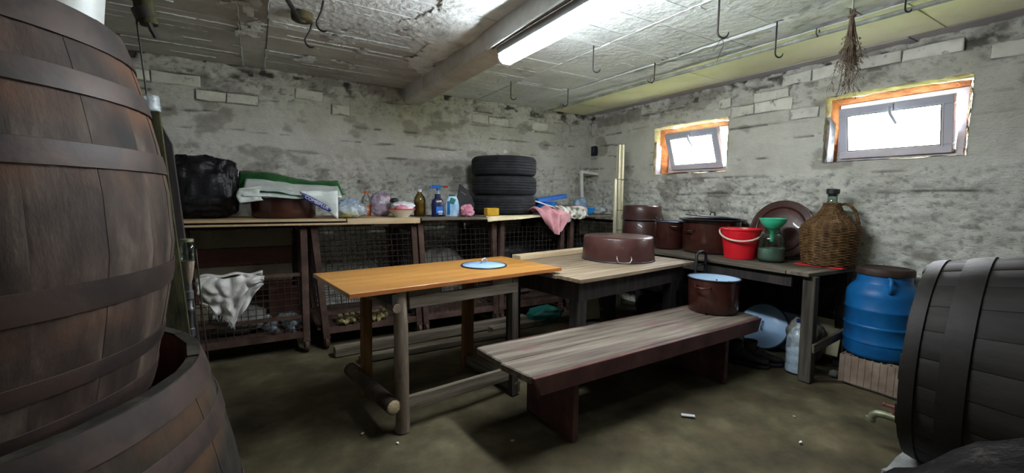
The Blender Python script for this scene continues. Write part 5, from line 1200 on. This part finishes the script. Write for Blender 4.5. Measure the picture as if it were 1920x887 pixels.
# ================================================================ INSIDE THE CAGES
def sackf(u, v):
    x = lerp(-.36, .025, u)
    bot = .30 + .34 * abs(u - .52) ** 1.15 + .03 * math.sin(u * 23) * .5
    if u > .62: bot = lerp(bot, .55, (u - .62) / .38)
    z = lerp(.632, bot, v); fold = .020 * math.sin(u * 19 + v * 4) + .014 * math.sin(u * 8 - v * 7) + .03 * NZ.noise(Vector((u * 5, v * 5, 3)))
    return (x + .02 * NZ.noise(Vector((u * 4, v * 4, 8))) + .03 * (v - .3) * (.5 - u), 3.492 - .035 * math.sin(PI * min(1, v * 1.3)) - abs(fold), z + .012 * math.sin(u * 11) * (1 - v))
t = thing('sack', 'torn white woven sack hung over the flap of the left wire cage', 'sack', (0, 0, 0)); 
MB().grid(sackf, 46, 40).build('hanging_cloth', MAT['sack'], t, smooth=180, solid=.003)
MB().grid(lambda u, v: (lerp(-.355, .02, u), lerp(3.50, 3.60, v), .634 + .012 * math.sin(PI * v) + .008 * math.sin(u * 14) - .10 * max(0, v - .4) * 1.4), 24, 10).build('folded_top', MAT['sack'], t, smooth=180, solid=.003)
fr2 = MB(); r = random.Random(3)
for k in range(46):
    u = r.uniform(.05, .55); p = Vector(sackf(u, 1.0)); fr2.tube([p + Vector((0, 0, .004)), p + Vector((r.uniform(-.012, .012), r.uniform(-.012, .004), -r.uniform(.015, .035)))], .0011, 3, cap=False)
fr2.build('frayed_threads', MAT['sack'], t)['kind'] = 'stuff'
ZC = .158
bag('sack', 'slumped grey sack on the floor of the left wire cage', 'sack', (-.15, 3.78, ZC), (.38, .34, .19), 'greybag', 61.1, amp=.15, crease=.08)
carton('carton', 'dull red carton inside the left wire cage', (.16, 3.96, ZC), (.20, .22, .31), 0, 'redbox', (0, 0), False)
r = random.Random(12)
PETS = PETP(.032, .22)
b0 = None
for k in range(7):
    t = thing('empty_bottle', ['clear crushed bottle lying in the left wire cage, among six more'][0], 'bottle', (.02 + .035 * k, 3.74 + .02 * (k % 3), ZC + .034 + .05 * (k % 2)), 0, 'empty bottles in the left wire cage')
    t['label'] = 'clear empty plastic bottle in the heap at the bottom of the left cage'
    if b0 is None: MB().lathe(PETS, 16).build('body', MAT['pet'], t, smooth=50); MB().lathe([(0, .212), (.0135, .212), (.0135, .228), (0, .228)], 12).build('cap', MAT['steel'], t, smooth=40); b0 = t
    else:
        for ch in b0.children: copy_part(ch, t)
    t.rotation_euler = (PI / 2 + r.uniform(-.3, .3), 0, r.uniform(-1.2, 1.2))
pb = thing('plank_stack', 'old brown boards standing at the back of the left wire cage', 'boards', (-.10, 4.20, ZC))
for k in range(5): MB().box((0, .0, .07 + k * .150), (.70, .02, .143), rz=0).build('plank', MAT['redbox'] if k % 2 else MAT['card'], pb, bevel=.002)
cob = MB().lathe([(0, -.07), (.010, -.068), (.019, -.04), (.022, 0), (.019, .04), (.010, .062), (0, .07)], 10, R=Matrix.Rotation(PI / 2, 3, 'Y')).build('maize_cob', MAT['corn'], None, smooth=60)
r = random.Random(4); spots = []
for k in range(16):
    spots.append((.55 + .052 * (k % 8) + r.uniform(-.01, .01), 3.61 + .05 * (k // 8) + r.uniform(-.012, .012), ZC + .022 + (.0 if k < 8 else .028)))
for k, p in enumerate(spots):
    o = cob if k == 0 else cob.copy()
    if k: COL.objects.link(o)
    o.location = p; o.rotation_euler = (0, r.uniform(-.3, .3), r.uniform(.9, 2.1)); tag(o, 'dry yellowish maize cob in the heap at the bottom of the second cage', 'maize', 'maize cobs in the second wire cage')
bag('sack', 'dark filled sack at the back of the third wire cage', 'sack', (1.55, 4.0, ZC), (.55, .42, .55), 'greybag', 71.1, amp=.12, crease=.1)
bag('sack', 'black filled sack in the wire cage under the tyres', 'sack', (2.36, 3.98, ZC), (.58, .48, .66), 'blackbag', 73.1, amp=.12, crease=.1)
bag('sack', 'black filled sack in the corner wire cage', 'sack', (3.20, 3.98, ZC), (.58, .48, .66), 'blackbag', 75.1, amp=.12, crease=.1)

# ================================================================ BEHIND THE TALL CASK
tag(MB().bar((-.284, 2.30, 0), (-.381, 2.30, 1.53), .10, .020, up=(0, 1, 0)).build('board', MAT['moss'], None, bevel=.002), 'mossy narrow board standing behind the tall cask', 'board')
o = MB().prism([(-.16, 0), (0, 0), (-.005, 1.43), (-.06, 1.585), (-.16, 1.60)], -.014, .014, R=Matrix(((1, 0, 0), (0, 0, -1), (0, 1, 0)))).build('board', MAT['darkwood'], None, bevel=.002)
o.location = (-.243, 2.62, .005); o.rotation_euler = (0, math.radians(-3.56), 0); tag(o, 'dark board with a slanted top behind the mossy board', 'board')
c = thing('plastic_cup', 'clear ribbed cut bottle neck stuck on top of the mossy board', 'bottle', (-.362, 2.300, 1.533))
MB().lathe([(.034, 0), (.036, .004), (.034, .010), (.036, .018), (.033, .024), (.035, .032), (.032, .04), (.033, .05), (.030, .062), (.028, .062), (.028, .002)], 24).build('body', MAT['clearfilm'], c, smooth=60)
tag(MB().tube([(-.418, 2.315, 2.262), (-.404, 2.315, 2.12), (-.398, 2.315, 2.0), (-.384, 2.315, 1.80), (-.372, 2.31, 1.60), (-.362, 2.305, 1.55)], .0035, 6).tube([(-.398, 2.315, 2.0), (-.388, 2.31, 2.05), (-.392, 2.31, 2.10), (-.404, 2.315, 2.12)], .003, 6).build('hanging_wire', MAT['hookiron'], None, smooth=180), 'thin rusty wire hanging from the ceiling down to the mossy board', 'wire')
l = thing('hanging_branch', 'short thick mossy branch hanging from the ceiling above the tall cask', 'branch', (-.36, 2.30, 1.86))
MB().tube([(-.045, 0, .41), (-.03, 0, .30), (-.015, .0, .18), (0, 0, .08), (.012, 0, .015)], [.040, .040, .037, .033, .030], 12).build('stem', MAT['moss'], l, smooth=60)
MB().tube([(-.01, 0, .075), (.004, 0, .035)], .036, 12).tube([(.006, -.02, .04), (.022, -.02, -.01), (.034, -.015, -.035)], .010, 7).build('clamp', MAT['hookiron'], l, smooth=50)
s = thing('hand_pump', 'metal hand pump topped by a small glass jar behind the tub', 'pump', (-.286, 2.47, 0))
MB().lathe([(0, .885), (.026, .885), (.030, .895), (.030, .955), (.026, .965), (.024, .975)], 20).build('glass_jar', MAT['greenglass'], s, smooth=50)
MB().lathe([(0, .974), (.027, .974), (.027, .988), (0, .990)], 20).build('jar_lid', MAT['brass'], s, smooth=40)
MB().lathe([(.010, .78), (.016, .80), (.024, .86), (.026, .885), (0, .886)], 18).build('wooden_cone', MAT['log'], s, smooth=50)
MB().lathe([(0, .44), (.010, .44), (.010, .52), (.015, .525), (.015, .56), (.010, .565), (.010, .64), (.014, .645), (.014, .66), (.010, .665), (.010, .70), (.017, .705), (.017, .74), (.010, .745), (.010, .79), (0, .79)], 16).build('barrel', MAT['steel'], s, smooth=40)
MB().tube([(-.008, 0, .45), (-.012, 0, 0)], .005, 6).tube([(.010, 0, .45), (.022, 0, 0)], .005, 6).build('rods', MAT['steel'], s, smooth=180)
tag(MB().tube([(-.262, 2.56, .93), (-.258, 2.57, .80), (-.250, 2.57, .60), (-.236, 2.57, .35), (-.230, 2.57, .004)], .0035, 6).build('cable', MAT['wire'], None, smooth=180), 'thin dark cable hanging beside the hand pump', 'cable')

# ================================================================ HANGING FROM THE CEILING
HK = 'iron hooks hanging from the ceiling'
def hook(loc, L, rz, label, r=.0042, R=.026, s=0, tip=.8):
    pts = [(0, 0, 0), (s * .3, 0, -L * .35), (s, 0, -(L - R) * .92)]
    for a in np.linspace(PI, PI * (1.85 + tip * .2), 10): pts.append((s + R + R * math.cos(a), 0, -(L - R) + R * math.sin(a)))
    o = MB().tube(pts, [r] * (len(pts) - 3) + [r * .9, r * .7, r * .4], 7).build('hook', MAT['hookiron'], None, smooth=180)
    o.location = loc; o.rotation_euler = (0, 0, rz); return tag(o, label, 'hook', HK)
ZH = CZ + .002
hook((2.064, 2.374, ZH), .185, -.5, 'iron hook hanging right beside the far end of the lit lamp')
hook((2.650, 3.404, ZH), .17, 2.3, 'iron hook nearest the room corner, beside the ceiling pipe')
hook((2.058, 3.499, ZH), .165, -.5, 'small iron hook close to the back wall above the tyres')
hook((2.718, 2.400, ZH), .155, 2.6, 'iron hook by the ceiling pipe, above the smaller window')
hook((2.144, 1.477, ZH), .205, -.5, 'large iron hook with a thin wire loop below it', r=.005, R=.030)
hook((2.716, 1.481, ZH), .205, -.4, 'iron hook passing behind the ceiling pipe, left of the dried herbs', r=.0045, R=.026)
hook((2.975, .965, ZH), .065, -.5, 'short iron hook hooked over the ceiling pipe right of the dried herbs', R=.018)
hook((.355, 2.66, ZH), .165, -.55, 'big iron hook in front of the round wooden disc', r=.006, R=.040, s=-.04, tip=-.9)
hook((.325, 2.93, ZH - .03), .150, -.55, 'big iron hook hung from the round wooden disc', r=.006, R=.038, s=-.045, tip=-.9)
tag(MB().tube([(2.168, 1.464, 2.072), (2.176, 1.46, 2.03), (2.160, 1.47, 1.98), (2.150, 1.475, 1.945), (2.168, 1.465, 1.955)], .0016, 5).tube([(2.168, 1.464, 2.068), (2.140, 1.48, 2.02), (2.128, 1.488, 2.0)], .0014, 5).build('wire_loop', MAT['hookiron'], None, smooth=180), 'thin bent wire dangling from the large iron hook', 'wire')
t = thing('ceiling_disc', 'round mossy wooden disc fixed to the ceiling with a dark rod', 'disc', (.268, 2.90, 2.22))
MB().lathe([(0, -.006), (.018, -.006), (.020, 0), (.046, 0), (.058, .006), (.060, .018), (.060, .052), (0, .052)], 28).build('disc', MAT['bobbin'], t, smooth=40)
MB().tube([(-.01, -.02, -.008), (-.075, -.19, .012), (-.16, -.42, .04)], [.012, .013, .013], 8).build('rod', MAT['hookiron'], t, smooth=60)
# dried herbs
t = thing('dried_herbs', 'bunch of dried brown twigs hanging upside down from the ceiling', 'herbs', (2.728, 1.103, 2.19))
MB().tube([(0, 0, .08), (.002, 0, 0), (.0, 0, -.03)], .004, 6).tube([(.012, .004, .08), (.012, 0, 0), (.008, 0, -.03)], .004, 6).build('string', MAT['cord'], t, smooth=180)
r = random.Random(9); st = MB(); tw = MB()
for k in range(24):
    a = r.uniform(0, 2 * PI); sp = r.uniform(.01, .065); L = r.uniform(.22, .42); dx, dy = math.cos(a) * sp, math.sin(a) * sp
    P = [Vector((dx * q ** 1.2 * 1.0 + r.uniform(-.004, .004), dy * q ** 1.2 + r.uniform(-.004, .004), .012 - L * q)) for q in (0, .2, .45, .7, 1)]
    P[0] = Vector((r.uniform(-.012, .012), r.uniform(-.012, .012), .02))
    st.tube(P, [.0032, .003, .0024, .0018, .001], 5, cap=False)
    for m in range(11):
        q = r.uniform(.45, 1); b_ = Vector((dx * q ** 1.2, dy * q ** 1.2, .012 - L * q)); e = b_ + Vector((r.uniform(-.035, .035), r.uniform(-.035, .035), -r.uniform(.01, .06)))
        tw.tube([b_, b_.lerp(e, .5) + Vector((r.uniform(-.006, .006), r.uniform(-.006, .006), 0)), e], [.0013, .0011, .0008], 3, cap=False)
        if r.random() < .6: tw.tube([e, e + Vector((r.uniform(-.008, .008), r.uniform(-.008, .008), -.008))], [.0028, .0012], 4)
st.build('stems', MAT['twig'], t, smooth=180); tag(tw.build('twigs', MAT['twig'], t), kind='stuff')
MB().tube([(.016 * math.cos(a), .016 * math.sin(a), -.01) for a in (2 * PI * k / 10 for k in range(10))], .005, 5, closed=True).build('binding', MAT['twig'], t, smooth=180)
# knotted wires on the ceiling above the cask
t = MB(); r = random.Random(2)
for k in range(7):
    p = Vector((-.82, 3.72, 2.262)); e = p + Vector((r.uniform(-.10, .10), r.uniform(-.10, .10), -r.uniform(.03, .12)))
    t.tube([p, p.lerp(e, .5) + Vector((r.uniform(-.03, .03), r.uniform(-.03, .03), -.02)), e], [.008, .006, .004], 6)
t.tube([(-.83, 3.72, 2.27), (-.82, 3.71, 2.19)], [.022, .014], 8)
tag(t.build('wire_tangle', MAT['hookiron'], None, smooth=180), 'tangle of dark wire sticking out of the ceiling above the tall cask', 'wire')
# switch box in the corner, scraps on the floor
t = thing('socket_box', 'small dark switch box high on the windowed wall at the room corner', 'socket', (RX - .022, 4.255, 1.815))
MB().box((.008, 0, 0), (.05, .08, .12)).build('housing', MAT['blackplastic'], t, bevel=.006, seg=2); MB().box((-.020, 0, .01), (.008, .04, .05)).build('rocker', MAT['navy'], t, bevel=.002)
o = MB().box((0, 0, .006), (.072, .022, .008)).build('paper_scrap', MAT['labelwhite'], None, bevel=.002); o.location = (2.024, 1.445, 0); o.rotation_euler = (0, 0, -.75); tag(o, 'rolled white paper scrap on the open floor in front of the bench', 'paper')
r = random.Random(31)
for k, (x, y, lb) in enumerate(((.55, 1.98, 'tiny pale chip just in front of the round table leg'), (.42, 2.15, 'tiny pale chip on the floor left of the log rail end'), (.62, 2.28, 'tiny pale chip under the sawn log rail end'), (1.05, 1.72, 'tiny pale chip on the floor left of the bench end'), (2.3, 1.0, 'tiny pale chip on the open floor before the lying cask'),
                                (1.75, .95, 'tiny pale chip at the bottom edge of the open floor'), (.25, 1.85, 'tiny pale chip on the floor between the tub and the table'), (2.55, 1.15, 'tiny pale chip on the floor near the brass tap'))):
    o = MB().prism([(.012 * math.cos(a) * r.uniform(.5, 1.2), .007 * math.sin(a) * r.uniform(.6, 1.2)) for a in (2 * PI * q / 6 for q in range(6))], -.002, .003).build('wood_chip', MAT['cutwood'] if k % 2 else MAT['ridge'], None)
    o.location = (x, y, 0); o.rotation_euler = (0, 0, r.uniform(0, 3)); tag(o, lb, 'chip', 'chips on the floor')
